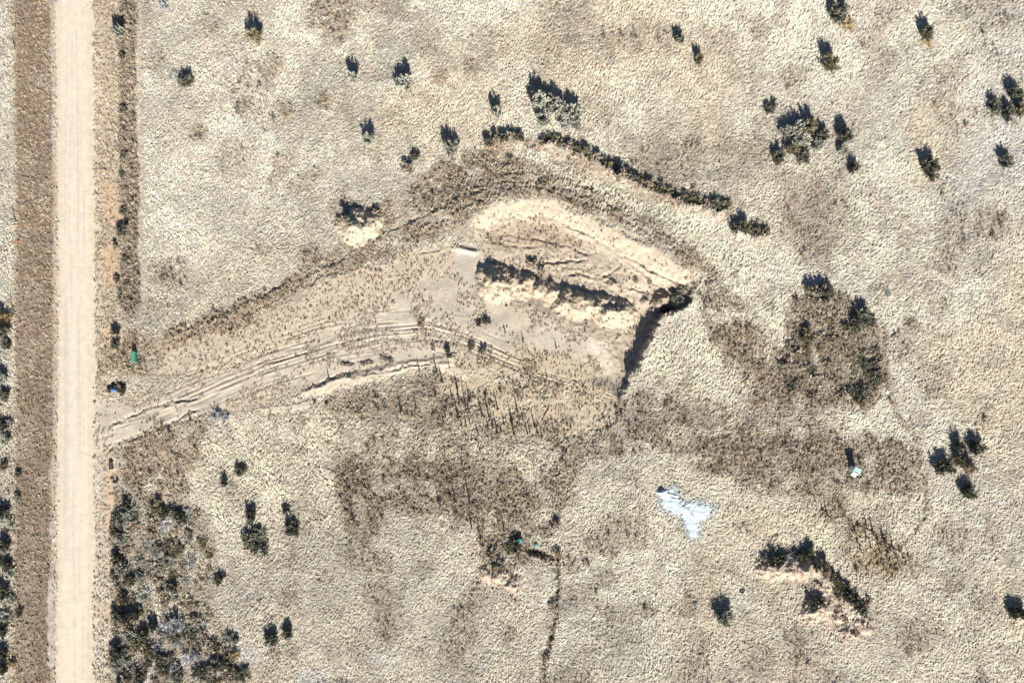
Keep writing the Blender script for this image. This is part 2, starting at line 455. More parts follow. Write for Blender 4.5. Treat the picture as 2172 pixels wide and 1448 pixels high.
# (lines) isolated furrows, edges, trails: points, depth (m), half width px, side ridge
for pts, a, hw, rid in [
    ([(345, 716), (420, 688), (520, 645), (600, 607), (700, 562), (762, 540)], .32, 2.6, .22),
    ([(380, 722), (470, 690), (560, 650), (640, 610), (700, 580), (790, 560), (850, 548)], .14, 2.0, .12),
    ([(660, 570), (760, 535), (860, 470), (960, 435), (1010, 420)], .18, 2.2, .1),
    ([(880, 540), (960, 522), (985, 515)], .15, 2, .1),
    ([(960, 430), (1030, 405), (1090, 398), (1160, 405)], .22, 2.2, .1), ([(1000, 418), (1060, 408), (1130, 412)], .15, 1.8, .1),
    ([(1190, 423), (1240, 440), (1300, 462)], .2, 2, .12), ([(860, 500), (900, 480), (950, 462)], .15, 2, .1),
    ([(230, 905), (262, 893), (330, 862), (380, 850), (430, 842)], .22, 2.4, .12),
    ([(240, 944), (300, 925), (360, 895), (430, 862)], .22, 2.5, .12), ([(225, 965), (240, 942)], .15, 2, .1),
    ([(640, 830), (700, 805), (760, 785), (840, 765)], .25, 3.0, .15), ([(730, 800), (790, 790), (860, 778), (930, 765)], .2, 2.2, .1),
    ([(1040, 515), (1100, 520), (1140, 526)], .25, 2, .1), ([(1150, 560), (1200, 550), (1250, 548)], .25, 2.2, .12),
    ([(1240, 500), (1290, 530), (1340, 560), (1380, 590)], .2, 2.5, .12),
    ([(795, 505), (850, 480), (930, 445), (1000, 405), (1070, 388), (1150, 392), (1230, 412), (1320, 452), (1420, 505), (1490, 560), (1510, 600)], .30, 2.4, .14),
    ([(900, 492), (960, 458), (1020, 424), (1100, 402), (1180, 410), (1270, 448), (1360, 490), (1450, 540), (1500, 590)], .22, 2.2, .12),
    ([(850, 455), (920, 415), (1000, 385), (1080, 370), (1180, 378), (1260, 405), (1350, 450)], .18, 2.4, .1),
    ([(1190, 472), (1250, 500), (1320, 540), (1400, 580), (1450, 606)], .30, 3.0, .30), ([(1050, 470), (1110, 455), (1180, 466)], .12, 2.4, .12),
    ([(1060, 500), (1120, 500), (1200, 520), (1260, 540)], .16, 2.4, .14), ([(1200, 580), (1260, 585), (1330, 610), (1380, 620)], .18, 2.4, .14),
    ([(1190, 560), (1180, 575), (1200, 590)], .12, 2, .1), ([(1250, 600), (1300, 575), (1320, 560)], .16, 2.2, .1),
    ([(960, 990), (1000, 1010), (1040, 1060)], .15, 3, .1), ([(1160, 960), (1200, 930), (1300, 900), (1330, 840)], .15, 3, .1),
    ([(1120, 790), (1220, 822), (1310, 850)], .12, 1.8, .1), ([(1120, 782), (1220, 814), (1310, 842)], .12, 1.8, .1),
    ([(545, 838), (600, 836), (660, 842)], .1, 1.6, .06), ([(1870, 700), (1872, 760), (1885, 860), (1905, 880)], .2, 3, .1),
    ([(1900, 880), (1940, 930), (1955, 1010), (1962, 1080), (1940, 1130), (1900, 1160)], .24, 4.0, .1), ([(300, -90), (302, 300), (300, 640)], .06, 3, .05),
    ([(1180, 560), (1240, 572), (1300, 590)], .1, 1.6, .08), ([(700, 692), (770, 664), (840, 655)], .1, 1.8, .08)]:
    w, d, s, t = line(pts, 14)
    k = (1 - sst(.92, 1.0, t)) * sst(0, .06, t) * (0.45 + .55 * sst(.3, .6, vnoise(PX[w], PY[w], 28, 90)))
    H[w] += -a * k * np.exp(-(d / hw) ** 2) + rid * k * np.exp(-((d * s - hw * 2) / hw) ** 2)
    put(G, w, .2, np.exp(-(d / (hw * 1.6)) ** 2) * .7)

w, d, s, t = line([(1872, 700), (1878, 790), (1900, 880), (1940, 930), (1958, 1010), (1964, 1080), (1942, 1130), (1895, 1165)], 30)
m = (1 - sst(4, 10, d)) * (.5 + .5 * sst(.35, .6, vnoise(PX[w], PY[w], 20, 155)))
Wd[w] = np.maximum(Wd[w], m * .5)
putc(T, w, (0.40, 0.34, 0.26), m * .6)
# ---- trench, holes
TR = [(1112, 1164), (1150, 1177), (1180, 1186), (1182, 1250), (1176, 1300), (1168, 1345), (1150, 1420), (1146, 1480)]
w, d, s, t = line(TR, 30)
prof = np.interp(t, [0, .06, .17, .2, .3, .5, .8, 1], [.5, 1.5, 1.4, 1.0, .8, .7, .55, .5]).astype(np.float32)
wid = np.interp(t, [0, .06, .17, .22, 1], [4, 8, 8, 4.2, 3.8]).astype(np.float32)
kk = 0.55 + .45 * sst(.3, .6, vnoise(PX[w], PY[w], 30, 91))
H[w] -= prof * kk * np.exp(-(d / wid) ** 4)
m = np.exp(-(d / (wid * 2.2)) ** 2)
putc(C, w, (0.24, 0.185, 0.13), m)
put(G, w, .25, m)
Wd[w] = np.maximum(Wd[w], m * .7)
HOLES = [(246, 822, 17, 10, 1.0), (240, 1010, 7, 14, .6), (1093, 1160, 12, 10, .7), (257, 468, 6, 8, .3), (250, 590, 6, 10, .35)]
for (x, y, rx, ry, dp) in HOLES:
    w = win([(x, y)], 60)
    d = np.hypot((SX[w] - x) / rx, (SY[w] - y) / ry)
    H[w] -= dp * (1 - sst(.55, 1.15, d))
    putc(C, w, (0.33, 0.25, 0.18), (1 - sst(.9, 1.5, d)) * .8)
    put(G, w, .1, 1 - sst(1.0, 1.6, d))

# ---- the dug pad, its north berm, the cut bank and the spoil piles
PIT = [(1000, 478), (1050, 455), (1120, 440), (1200, 455), (1290, 500), (1390, 550), (1470, 600), (1466, 634), (1440, 655), (1398, 678), (1384, 705),
       (1366, 750), (1346, 788), (1320, 800), (1280, 730), (1180, 690), (1060, 640), (1030, 600), (1040, 540), (1015, 505)]
BERM = [(975, 522), (985, 492), (1003, 462), (1045, 437), (1110, 424), (1170, 430), (1230, 455), (1300, 487), (1370, 520), (1440, 560), (1492, 602)]
w, d, s, t = line(BERM, 140)
so = d * s                                        # + = south side
tap = sst(0, .12, t) * (1 - sst(.92, 1, t))
face = np.where(so < 0, np.exp(-(so / 62.0) ** 2), np.clip(1 - so / 46.0, 0, 1) ** 1.1)
H[w] += 1.0 * tap * face
gro = np.exp(-((so + 3) / 3.0) ** 2) * sst(.28, .36, t) * (1 - sst(.82, .9, t)) * sst(.35, .6, vnoise(PX[w], PY[w], 22, 94))
H[w] -= .45 * gro
edge = (fbm(PX[w], PY[w], 24, 3, 96) - .5) * 34
pm = sst(0, 9, so + edge * .25) * (1 - sst(26, 46, so + edge)) * sst(.02, .12, t) * (1 - sst(.93, 1, t))
bn = sst(.30, .5, fbm(PX[w], PY[w], 26, 2, 95) + .12)
putc(C, w, (0.60, 0.485, 0.355), pm * (.7 + .3 * bn))
put(G, w, .0, pm)
putc(T, w, (0.5, 0.4, 0.3), pm)
Wd[w] *= 1 - pm
put(SW, w, .35, pm)
ZONE[w] = np.where(pm > .5, 4, ZONE[w])
w, m = area(PIT, 10, 'S')
mi = m * (1 - pm[:0].sum() * 0)
putc(C, w, (0.51, 0.42, 0.315), m * np.where(ZONE[w] == 4, 0, 1))
put(G, w, .0, m)
putc(T, w, (0.46, 0.37, 0.27), m)
Wd[w] = Wd[w] * (1 - m) + m * .10
put(SW, w, .65, m)
put(HUM, w, .5, m)
CL[w] = np.maximum(CL[w], m * .5)
ZONE[w] = np.where((m > .5) & (ZONE[w] != 4), 3, ZONE[w])
dd = sdf_poly(PX[w], PY[w], PIT)
H[w] -= .55 * (1 - sst(-50, -6, dd))
w, m = area([(1035, 490), (1070, 470), (1130, 460), (1190, 480), (1240, 520), (1180, 530), (1060, 525), (1035, 515)], 8, 'S')
Wd[w] = np.maximum(Wd[w], m * .42)
putc(C, w, (0.42, 0.33, 0.24), m * .8)
putc(T, w, (0.42, 0.34, 0.25), m)
# cut bank on the east side: the ground falls steeply to the west
CUT = [(1480, 606), (1466, 634), (1442, 653), (1402, 672), (1386, 700), (1368, 745), (1348, 784), (1334, 800), (1318, 842)]
w, d, s, t = line(CUT, 190)
so = d * s                                        # travelling south west: + = picture right hand = west
dep = np.interp(t, [0, .1, .25, .45, .75, .9, 1], [.25, .8, 1.4, 1.95, 1.4, .8, .1]).astype(np.float32)
so = so + (vnoise(PX[w], PY[w], 9, 93) - .5) * 7 + (vnoise(PX[w], PY[w], 22, 92) - .5) * 6
H[w] -= dep * sst(-1.5, 3.5, so) * (1 - sst(16, 120, so))
H[w] += .35 * np.exp(-((so + 5) / 8) ** 2) * sst(0, .1, t) * (1 - sst(.8, 1, t))
w, m = area([(1396, 626), (1440, 600), (1476, 612), (1470, 640), (1444, 668), (1410, 672), (1390, 652)], 9, 'S')
m = m * sst(.35, .55, fbm(PX[w], PY[w], 12, 2, 152))
putc(C, w, (0.30, 0.25, 0.19), m)
put(CL, w, 1.3, m)
# cone shaped heaps of dumped soil: x, y, height (m), slope factor
LUMP = (fbm(PX, PY, 14, 2, 97) - .5)


def heaps(lst, zone, colr, slope=0.78, weedy=.1):
    w = win([(a[0], a[1]) for a in lst], 70)
    add = np.zeros(PX[w].shape, np.float32)
    for (x, y, h) in lst:
        d = np.hypot(SX[w] - x, (SY[w] - y)) / S
        c = h * 1.28 * (1 + .3 * LUMP[w]) - np.sqrt(d * d + .12) * slope + .25
        add = np.maximum(add, c)
    add = add + LUMP[w] * .5 * sst(.05, .4, add)
    add = np.clip(add, 0, None)
    H[w] += add
    m = sst(.03, .28, add)
    putc(C, w, colr, m)
    put(G, w, .04, m)
    Wd[w] = Wd[w] * (1 - m) + m * weedy
    CL[w] = np.maximum(CL[w], m)
    SW[w] = np.maximum(SW[w] * (1 - m), m * .35)
    ZONE[w] = np.where(m > .5, zone, ZONE[w])


heaps([(1048, 600, 1.95), (1064, 604, 1.85), (1092, 602, 1.35), (1118, 604, 1.2), (1142, 612, 1.1), (1172, 622, 1.1), (1200, 640, 1.4), (1222, 646, 1.6),
       (1246, 648, 1.35), (1268, 652, 1.4), (1290, 660, 1.55), (1312, 662, 1.5), (1334, 668, .9), (1110, 618, .9), (1076, 618, 1.0), (1300, 676, .9), (1250, 660, .8), (1160, 634, .7)],
      5, (0.52, 0.425, 0.305))
heaps([(1398, 640, 1.0), (1408, 636, .9), (1372, 636, .6), (1440, 640, .7), (1300, 600, .4)], 5, (0.44, 0.35, 0.26))
heaps([(738, 484, 1.3), (756, 484, 2.0), (778, 480, 1.6), (792, 470, 1.0), (728, 478, .9), (765, 494, 1.3)], 6, (0.54, 0.45, 0.325))
heaps([(1625, 1203, 1.0), (1650, 1205, 1.35), (1678, 1205, 1.4), (1704, 1204, 1.35), (1726, 1200, 1.1)], 7, (0.55, 0.42, 0.315))
heaps([(1724, 1298, .85), (1748, 1286, .7), (1770, 1300, .5), (1830, 1326, .6), (1736, 1250, .5), (1800, 1345, .5)], 7, (0.53, 0.405, 0.305), .5)
heaps([(1060, 1225, .5), (1085, 1240, .5), (1035, 1218, .4)], 0, (0.54, 0.41, 0.30), .4)
# pinkish bare soil round the lower right heaps
w, m = area([(1700, 1215), (1760, 1230), (1800, 1290), (1845, 1320), (1840, 1350), (1780, 1350), (1720, 1330), (1690, 1290)], 12)
m2 = m * sst(.35, .6, fbm(PX[w], PY[w], 22, 2, 99) + .08)
putc(C, w, (0.53, 0.41, 0.31), m2)
put(G, w, .2, m2)
w, m = area([(1005, 1205), (1050, 1240), (1100, 1250), (1110, 1215), (1060, 1205)], 8)
putc(C, w, (0.55, 0.43, 0.32), m * .8)
put(G, w, .2, m)
# windrows: steep on their north side
for pts, h in (([(1140, 312), (1165, 308), (1200, 318), (1250, 340), (1300, 372), (1350, 396), (1400, 412), (1450, 436), (1500, 450), (1548, 452)], 1.0),
               ([(1028, 312), (1060, 304), (1084, 298), (1108, 306)], .7), ([(1556, 498), (1590, 502), (1634, 508)], .7),
               ([(1738, 1205), (1770, 1245), (1800, 1280), (1838, 1310)], .6)):
    w, d, s, t = line(pts, 50)
    so = d * s
    f = np.where(so < 0, 1 - sst(0, 9, -so), np.clip(1 - so / 30, 0, 1) ** 1.5)
    H[w] += h * f * sst(0, .04, t) * (1 - sst(.96, 1, t)) * (.7 + .6 * vnoise(PX[w], PY[w], 18, 101))
    m = f * .7
    putc(C, w, (0.47, 0.36, 0.265), m * sst(.3, .5, vnoise(PX[w], PY[w], 16, 102) + .1))
# pale scraped slab north west of the pit
w, m = area([(968, 524), (1006, 522), (1012, 548), (1006, 556), (972, 556)], 8, 'S')
putc(C, w, (0.56, 0.50, 0.41), m)
w2, m2 = area([(968, 550), (1012, 548), (1012, 600), (985, 604), (970, 580)], 12, 'S')
putc(C, w2, (0.50, 0.44, 0.35), m2)
put(G, w2, 0, m2)
Wd[w2] *= 1 - m2
put(G, w, 0, m)
Wd[w] *= 1 - m
SW[w] *= 1 - m * .6
w, d, s, t = line([(970, 524), (990, 528), (1006, 532)], 30, 'P')
H[w] += .45 * np.clip(1 - np.abs(d * s - 3) / 9.0, 0, 1) ** 1.2
# east sand fringe
for (x, y, r) in [(1760, 890, 22), (1840, 885, 16), (1400, 870, 14)]:
    w = win([(x, y)], 60)
    d = np.hypot(SX[w] - x, (SY[w] - y) * 2.2) / r
    putc(T, w, (0.70, 0.64, 0.50), (1 - sst(.6, 1.4, d)) * .6)

# ---- fine relief: hummocks, bare ground ripples and cloddy bumps
H += HUM * ((vnoise(PX, PY, 7.5, 111) - .5) * .07 + (vnoise(PX, PY, 4.2, 112) - .5) * .06)
H += (1 - HUM) * ((vnoise(PX, PY, 4.5, 113) - .5) * .035) * (1 - rm * .8)
H += CL * ((vnoise(PX, PY, 5.0, 114) - .5) * .30 + (vnoise(PX, PY, 9.0, 117) - .5) * .25)
# fine colour mottling
mot = (vnoise(PX, PY, 5, 115) - .5) * .16 + (vnoise(PX, PY, 15, 116) - .5) * .12
C *= (1 + mot * (1 - .75 * rm))[..., None]
# beyond the frame let relief die away
far = np.maximum(np.maximum(-MARG - PX, PX - 2172 - MARG), np.maximum(-MARG - PY, PY - 1448 - MARG))
H *= 1 - sst(0, 200, far) * .6
C = np.clip(C * .68, 0.01, 0.9)
far_m = sst(0, 60, far) * (1 - rm)
mixc(C, (0.36, 0.30, 0.22), far_m * .8)

XW = (PX - CX) / S
YW = (CY - PY) / S


def hz(x, y):
    """terrain height at picture px, bilinear"""
    x = np.asarray(x, np.float64)
    y = np.asarray(y, np.float64)
    fx = np.clip((x - gx_in[0]) / STEP, 0, len(gx_in) - 1.001)
    fy = np.clip((y - gy_in[0]) / STEP, 0, len(gy_in) - 1.001)
    i = fx.astype(int)
    j = fy.astype(int)
    u = fx - i
    v = fy - j
    i = i + R0
    j = j + R0
    return (H[j, i] * (1 - u) + H[j, i + 1] * u) * (1 - v) + (H[j + 1, i] * (1 - u) + H[j + 1, i + 1] * u) * v


def at(A, x, y):
    i = np.clip(np.rint((np.asarray(x) - gx_in[0]) / STEP).astype(int), 0, len(gx_in) - 1) + R0
    j = np.clip(np.rint((np.asarray(y) - gy_in[0]) / STEP).astype(int), 0, len(gy_in) - 1) + R0
    return A[j, i]


def P(x, y, dz=0.0):
    return ((x - CX) / S, (CY - y) / S, float(hz(x, y)) + dz)


# ------------------------------------------------------------------ materials
def new_mat(name):
    m = bpy.data.materials.new(name)
    m.use_nodes = True
    nt = m.node_tree
    nt.nodes.clear()
    out = nt.nodes.new('ShaderNodeOutputMaterial')
    return m, nt, out


def soil_material(name, bump=1.0, speck=1.0):
    m, nt, out = new_mat(name)
    N, L = nt.nodes, nt.links
    at_ = N.new('ShaderNodeAttribute')
    at_.attribute_name = 'soil'
    geo = N.new('ShaderNodeNewGeometry')
    n1_ = N.new('ShaderNodeTexNoise')
    n1_.inputs['Scale'].default_value = 5.5
    n1_.inputs['Detail'].default_value = 5
    n1_.inputs['Roughness'].default_value = 0.7
    L.new(geo.outputs['Position'], n1_.inputs['Vector'])
    n2_ = N.new('ShaderNodeTexNoise')
    n2_.inputs['Scale'].default_value = 1.3
    n2_.inputs['Detail'].default_value = 4
    L.new(geo.outputs['Position'], n2_.inputs['Vector'])
    r = N.new('ShaderNodeMapRange')
    r.inputs['From Min'].default_value = 0.3
    r.inputs['From Max'].default_value = 0.7
    r.inputs['To Min'].default_value = 1 - .22 * speck
    r.inputs['To Max'].default_value = 1 + .18 * speck
    L.new(n1_.outputs['Fac'], r.inputs['Value'])
    r2 = N.new('ShaderNodeMapRange')
    r2.inputs['From Min'].default_value = 0.3
    r2.inputs['From Max'].default_value = 0.7
    r2.inputs['To Min'].default_value = 0.92
    r2.inputs['To Max'].default_value = 1.08
    L.new(n2_.outputs['Fac'], r2.inputs['Value'])
    mu = N.new('ShaderNodeMath')
    mu.operation = 'MULTIPLY'
    L.new(r.outputs[0], mu.inputs[0])
    L.new(r2.outputs[0], mu.inputs[1])
    vm = N.new('ShaderNodeVectorMath')
    vm.operation = 'SCALE'
    L.new(at_.outputs['Color'], vm.inputs[0])
    L.new(mu.outputs[0], vm.inputs['Scale'])
    b = N.new('ShaderNodeBump')
    b.inputs['Strength'].default_value = 0.8
    b.inputs['Distance'].default_value = 0.05 * bump
    L.new(n1_.outputs['Fac'], b.inputs['Height'])
    bs = N.new('ShaderNodeBsdfPrincipled')
    bs.inputs['Roughness'].default_value = 0.95
    bs.inputs['Specular IOR Level'].default_value = 0.15
    L.new(vm.outputs[0], bs.inputs['Base Color'])
    L.new(b.outputs[0], bs.inputs['Normal'])
    L.new(bs.outputs[0], out.inputs['Surface'])
    return m


def plant_material(name, base=None, vary=0.35, trans=0.15):
    """blade / leaf material: base colour (or the scatter's own tint) times a per-blade value"""
    m, nt, out = new_mat(name)
    N, L = nt.nodes, nt.links
    if base is None:
        a = N.new('ShaderNodeAttribute')
        a.attribute_type = 'INSTANCER'
        a.attribute_name = 'tint'
        colo = a.outputs['Color']
    else:
        rgb = N.new('ShaderNodeRGB')
        rgb.outputs[0].default_value = (*base, 1)
        colo = rgb.outputs[0]
    v = N.new('ShaderNodeAttribute')
    v.attribute_name = 'val'
    r = N.new('ShaderNodeMapRange')
    r.inputs['To Min'].default_value = 1 - vary
    r.inputs['To Max'].default_value = 1 + vary
    L.new(v.outputs['Fac'], r.inputs['Value'])
    oi = N.new('ShaderNodeObjectInfo')
    r2 = N.new('ShaderNodeMapRange')
    r2.inputs['To Min'].default_value = 0.86
    r2.inputs['To Max'].default_value = 1.14
    L.new(oi.outputs['Random'], r2.inputs['Value'])
    mu = N.new('ShaderNodeMath')
    mu.operation = 'MULTIPLY'
    L.new(r.outputs[0], mu.inputs[0])
    L.new(r2.outputs[0], mu.inputs[1])
    vm = N.new('ShaderNodeVectorMath')
    vm.operation = 'SCALE'
    L.new(colo, vm.inputs[0])
    L.new(mu.outputs[0], vm.inputs['Scale'])
    d = N.new('ShaderNodeBsdfDiffuse')
    L.new(vm.outputs[0], d.inputs['Color'])
    if trans > 0:
        t = N.new('ShaderNodeBsdfTranslucent')
        L.new(vm.outputs[0], t.inputs['Color'])
        mx = N.new('ShaderNodeMixShader')
        mx.inputs[0].default_value = trans
        L.new(d.outputs[0], mx.inputs[1])
        L.new(t.outputs[0], mx.inputs[2])
        L.new(mx.outputs[0], out.inputs['Surface'])
    else:
        L.new(d.outputs[0], out.inputs['Surface'])
    return m


def simple(name, base, rough=0.6, metal=0.0, noise=0.15, scale=8.0, spec=0.4, bump=0.0):
    m, nt, out = new_mat(name)
    N, L = nt.nodes, nt.links
    tc = N.new('ShaderNodeTexCoord')
    n = N.new('ShaderNodeTexNoise')
    n.inputs['Scale'].default_value = scale
    n.inputs['Detail'].default_value = 5
    L.new(tc.outputs['Object'], n.inputs['Vector'])
    r = N.new('ShaderNodeMapRange')
    r.inputs['From Min'].default_value = .3
    r.inputs['From Max'].default_value = .7
    r.inputs['To Min'].default_value = 1 - noise
    r.inputs['To Max'].default_value = 1 + noise
    L.new(n.outputs['Fac'], r.inputs['Value'])
    vm = N.new('ShaderNodeVectorMath')
    vm.operation = 'SCALE'
    vm.inputs[0].default_value = base
    L.new(r.outputs[0], vm.inputs['Scale'])
    bs = N.new('ShaderNodeBsdfPrincipled')
    bs.inputs['Roughness'].default_value = rough
    bs.inputs['Metallic'].default_value = metal
    bs.inputs['Specular IOR Level'].default_value = spec
    L.new(vm.outputs[0], bs.inputs['Base Color'])
    if bump:
        b = N.new('ShaderNodeBump')
        b.inputs['Strength'].default_value = .7
        b.inputs['Distance'].default_value = bump
        L.new(n.outputs['Fac'], b.inputs['Height'])
        L.new(b.outputs[0], bs.inputs['Normal'])
    L.new(bs.outputs[0], out.inputs['Surface'])
    return m


M_soil = soil_material('dry_soil')
M_road = soil_material('graded_gravel', .35, .35)
M_sand = soil_material('packed_sand', .8, .8)
M_spoil = soil_material('dumped_soil', 1.6, 1.3)
M_grass = plant_material('dry_grass_blade', None, .30, .2)
M_weed = plant_material('dead_weed', None, .45, .1)
M_clod = plant_material('soil_clod', None, .2, 0)
M_sage = plant_material('silver_green_leaf', (0.40, 0.395, 0.32), .40, .1)
M_dark = plant_material('dark_juniper_leaf', (0.16, 0.155, 0.115), .6, .05)
M_brush = plant_material('dead_brush_twig', (0.43, 0.355, 0.265), .6, .05)
M_olive = plant_material('dull_olive_leaf', (0.24, 0.21, 0.13), .55, .08)
M_greyb = plant_material('grey_twig', (0.46, 0.46, 0.47), .35, .05)
M_tan = plant_material('tan_dry_leaf', (0.44, 0.33, 0.17), .35, .1)
M_bark = simple('dark_bark', (0.10, 0.075, 0.055), .9, noise=.3)
M_stalk = simple('dead_stalk_bark', (0.085, 0.06, 0.045), .9, noise=.3)
M_green = simple('green_painted_steel', (0.055, 0.21, 0.135), .5, noise=.06, scale=3)
M_green2 = simple('green_painted_steel_side', (0.055, 0.21, 0.135), .55, noise=.08, scale=3)
M_dkst = simple('dark_steel', (0.035, 0.04, 0.05), .3, .8, noise=.2)
M_galv = simple('weathered_galvanised', (0.10, 0.11, 0.125), .35, .75, noise=.25)
M_rust = simple('rusty_steel', (0.24, 0.10, 0.045), .8, .2, noise=.35)
M_teal = simple('teal_plastic', (0.03, 0.23, 0.235), .45, noise=.08, scale=5)
M_teal2 = simple('faded_teal_plastic', (0.12, 0.26, 0.27), .6, noise=.12, scale=5)
M_conc = simple('grey_concrete', (0.36, 0.34, 0.30), .9, noise=.15)
M_pale = simple('pale_green_paint', (0.30, 0.45, 0.40), .5, noise=.05)
M_pgs = simple('pale_green_side', (0.40, 0.55, 0.48), .6, noise=.08)
M_blue = simple('blue_glass_panel', (0.055, 0.10, 0.20), .15, .1, noise=.1, spec=.8)
M_whitem = simple('white_metal', (0.55, 0.57, 0.57), .4, noise=.04)
M_post = simple('grey_cedar_post', (0.19, 0.155, 0.125), .9, noise=.3)
M_orange = simple('orange_marker_plastic', (0.62, 0.17, 0.04), .6, noise=.1)
M_white = simple('white_plastic_pipe', (0.80, 0.80, 0.78), .4, noise=.04)
M_powder = simple('white_powder', (0.40, 0.455, 0.475), .95, noise=.2, scale=3, bump=.04, spec=.1)
M_bluep = simple('bright_blue_plastic', (0.02, 0.14, 0.42), .25, noise=.1, spec=.7)
M_rubber = simple('black_rubber', (0.03, 0.028, 0.03), .7, noise=.2)
M_log = simple('bleached_log', (0.50, 0.38, 0.30), .9, noise=.25)
M_stone = simple('pale_stone', (0.62, 0.59, 0.53), .9, noise=.15, bump=.03)
M_yellow = plant_material('yellow_flower', (0.70, 0.58, 0.12), .2, .2)


# ------------------------------------------------------------------ building helpers
def link(o, parent=None):
    COL.objects.link(o)
    if parent is not None:
        o.parent = parent
    return o


def tag(o, label=None, cat=None, group=None, kind=None):
    if label:
        o['label'] = label
    if cat:
        o['category'] = cat
    if group:
        o['group'] = group
    if kind:
        o['kind'] = kind
    return o


def mesh_np(name, V, F, mats=()):
    """V (n,3), F (m,k) with k=3 or 4, quick numpy mesh"""
    me = bpy.data.meshes.new(name)
    V = np.ascontiguousarray(V, np.float32)
    F = np.ascontiguousarray(F, np.int32)
    k = F.shape[1]
    me.vertices.add(len(V))
    me.vertices.foreach_set('co', V.ravel())
    me.loops.add(F.size)
    me.loops.foreach_set('vertex_index', F.ravel())
    me.polygons.add(len(F))
    me.polygons.foreach_set('loop_start', np.arange(0, F.size, k, dtype=np.int32))
    me.polygons.foreach_set('loop_total', np.full(len(F), k, np.int32))
    me.update(calc_edges=True)
    for mt in mats:
        me.materials.append(mt)
    return me


def val_attr(me, vals):
    a = me.attributes.new('val', 'FLOAT', 'POINT')
    a.data.foreach_set('value', np.ascontiguousarray(vals, np.float32))


class MB:
    """collects simple solids into one mesh"""

    def __init__(self):
        self.v = []
        self.f = []

    def add(self, vs, fs):
        o = len(self.v)
        self.v += [tuple(v) for v in vs]
        self.f += [tuple(i + o for i in f) for f in fs]
        return self

    def box(self, x0, y0, z0, x1, y1, z1, M=None):
        vs = [Vector(p) for p in ((x0, y0, z0), (x1, y0, z0), (x1, y1, z0), (x0, y1, z0), (x0, y0, z1), (x1, y0, z1), (x1, y1, z1), (x0, y1, z1))]
        if M is not None:
            vs = [M @ v for v in vs]
        return self.add(vs, [(0, 3, 2, 1), (4, 5, 6, 7), (0, 1, 5, 4), (1, 2, 6, 5), (2, 3, 7, 6), (3, 0, 4, 7)])

    def tube(self, pts, rad, n=6, cap=True):
        pts = [Vector(p) for p in pts]
        rings = []
        for i, p in enumerate(pts):
            d = (pts[min(i + 1, len(pts) - 1)] - pts[max(i - 1, 0)]).normalized()
            u = d.cross(Vector((0.13, 0.97, 0.21))).normalized()
            w = d.cross(u)
            rings.append([p + (u * math.cos(2 * math.pi * k / n) + w * math.sin(2 * math.pi * k / n)) * rad[i] for k in range(n)])
        vs = [v for r_ in rings for v in r_]
        fs = []
        for i in range(len(pts) - 1):
            for k in range(n):
                fs.append((i * n + k, i * n + (k + 1) % n, (i + 1) * n + (k + 1) % n, (i + 1) * n + k))
        if cap:
            fs.append(tuple(range(n))[::-1])
            fs.append(tuple((len(pts) - 1) * n + k for k in range(n)))
        return self.add(vs, fs)

    def lathe(self, prof, n=20, c=(0, 0)):
        vs = []
        for (r_, z) in prof:
            for k in range(n):
                a = 2 * math.pi * k / n
                vs.append((c[0] + r_ * math.cos(a), c[1] + r_ * math.sin(a), z))
        fs = []
        for i in range(len(prof) - 1):
            for k in range(n):
                fs.append((i * n + k, i * n + (k + 1) % n, (i + 1) * n + (k + 1) % n, (i + 1) * n + k))
        return self.add(vs, fs)

    def build(self, name, mat, parent=None, bevel=0, smooth=False):
        me = bpy.data.meshes.new(name)
        me.from_pydata(self.v, [], self.f)
        me.update()
        me.materials.append(mat)
        if smooth:
            me.polygons.foreach_set('use_smooth', [True] * len(me.polygons))
        o = link(bpy.data.objects.new(name, me), parent)
        if bevel:
            b = o.modifiers.new('bevel', 'BEVEL')
            b.width = bevel
            b.segments = 2
            b.limit_method = 'ANGLE'
        return o


def empty(name, loc, rz=0, sc=(1, 1, 1)):
    o = bpy.data.objects.new(name, None)
    o.empty_display_size = .3
    o.location = loc
    o.rotation_euler = (0, 0, rz)
    o.scale = sc
    return link(o)


ONES = ['', 'first', 'second', 'third', 'fourth', 'fifth', 'sixth', 'seventh', 'eighth', 'ninth', 'tenth', 'eleventh', 'twelfth', 'thirteenth', 'fourteenth',
        'fifteenth', 'sixteenth', 'seventeenth', 'eighteenth', 'nineteenth']
TENS = {20: ('twentieth', 'twenty'), 30: ('thirtieth', 'thirty'), 40: ('fortieth', 'forty'), 50: ('fiftieth', 'fifty'), 60: ('sixtieth', 'sixty'), 70: ('seventieth', 'seventy')}


def ordi(n):
    if n < 20:
        return ONES[n]
    t = n // 10 * 10
    return TENS[t][0] if n == t else TENS[t][1] + '-' + ONES[n - t]


# ------------------------------------------------------------------ ground pieces
idx = np.arange(NX * NY, dtype=np.int32).reshape(NY, NX)
quads = np.stack([idx[:-1, :-1], idx[1:, :-1], idx[1:, 1:], idx[:-1, 1:]], -1).reshape(-1, 4)
zf = ZONE[:-1, :-1].reshape(-1)
V = np.stack([XW, YW, H], -1).reshape(-1, 3)
Cf = C.reshape(-1, 3)


def ground_piece(name, sel, mat):
    F = quads[sel]
    used, inv = np.unique(F, return_inverse=True)
    me = mesh_np(name, V[used], inv.reshape(-1, 4), [mat])
    a = me.attributes.new('soil', 'FLOAT_COLOR', 'POINT')
    cc = np.ones((len(used), 4), np.float32)
    cc[:, :3] = Cf[used]
    a.data.foreach_set('color', cc.ravel())
    me.polygons.foreach_set('use_smooth', np.ones(len(F), bool))
    return link(bpy.data.objects.new(name, me))


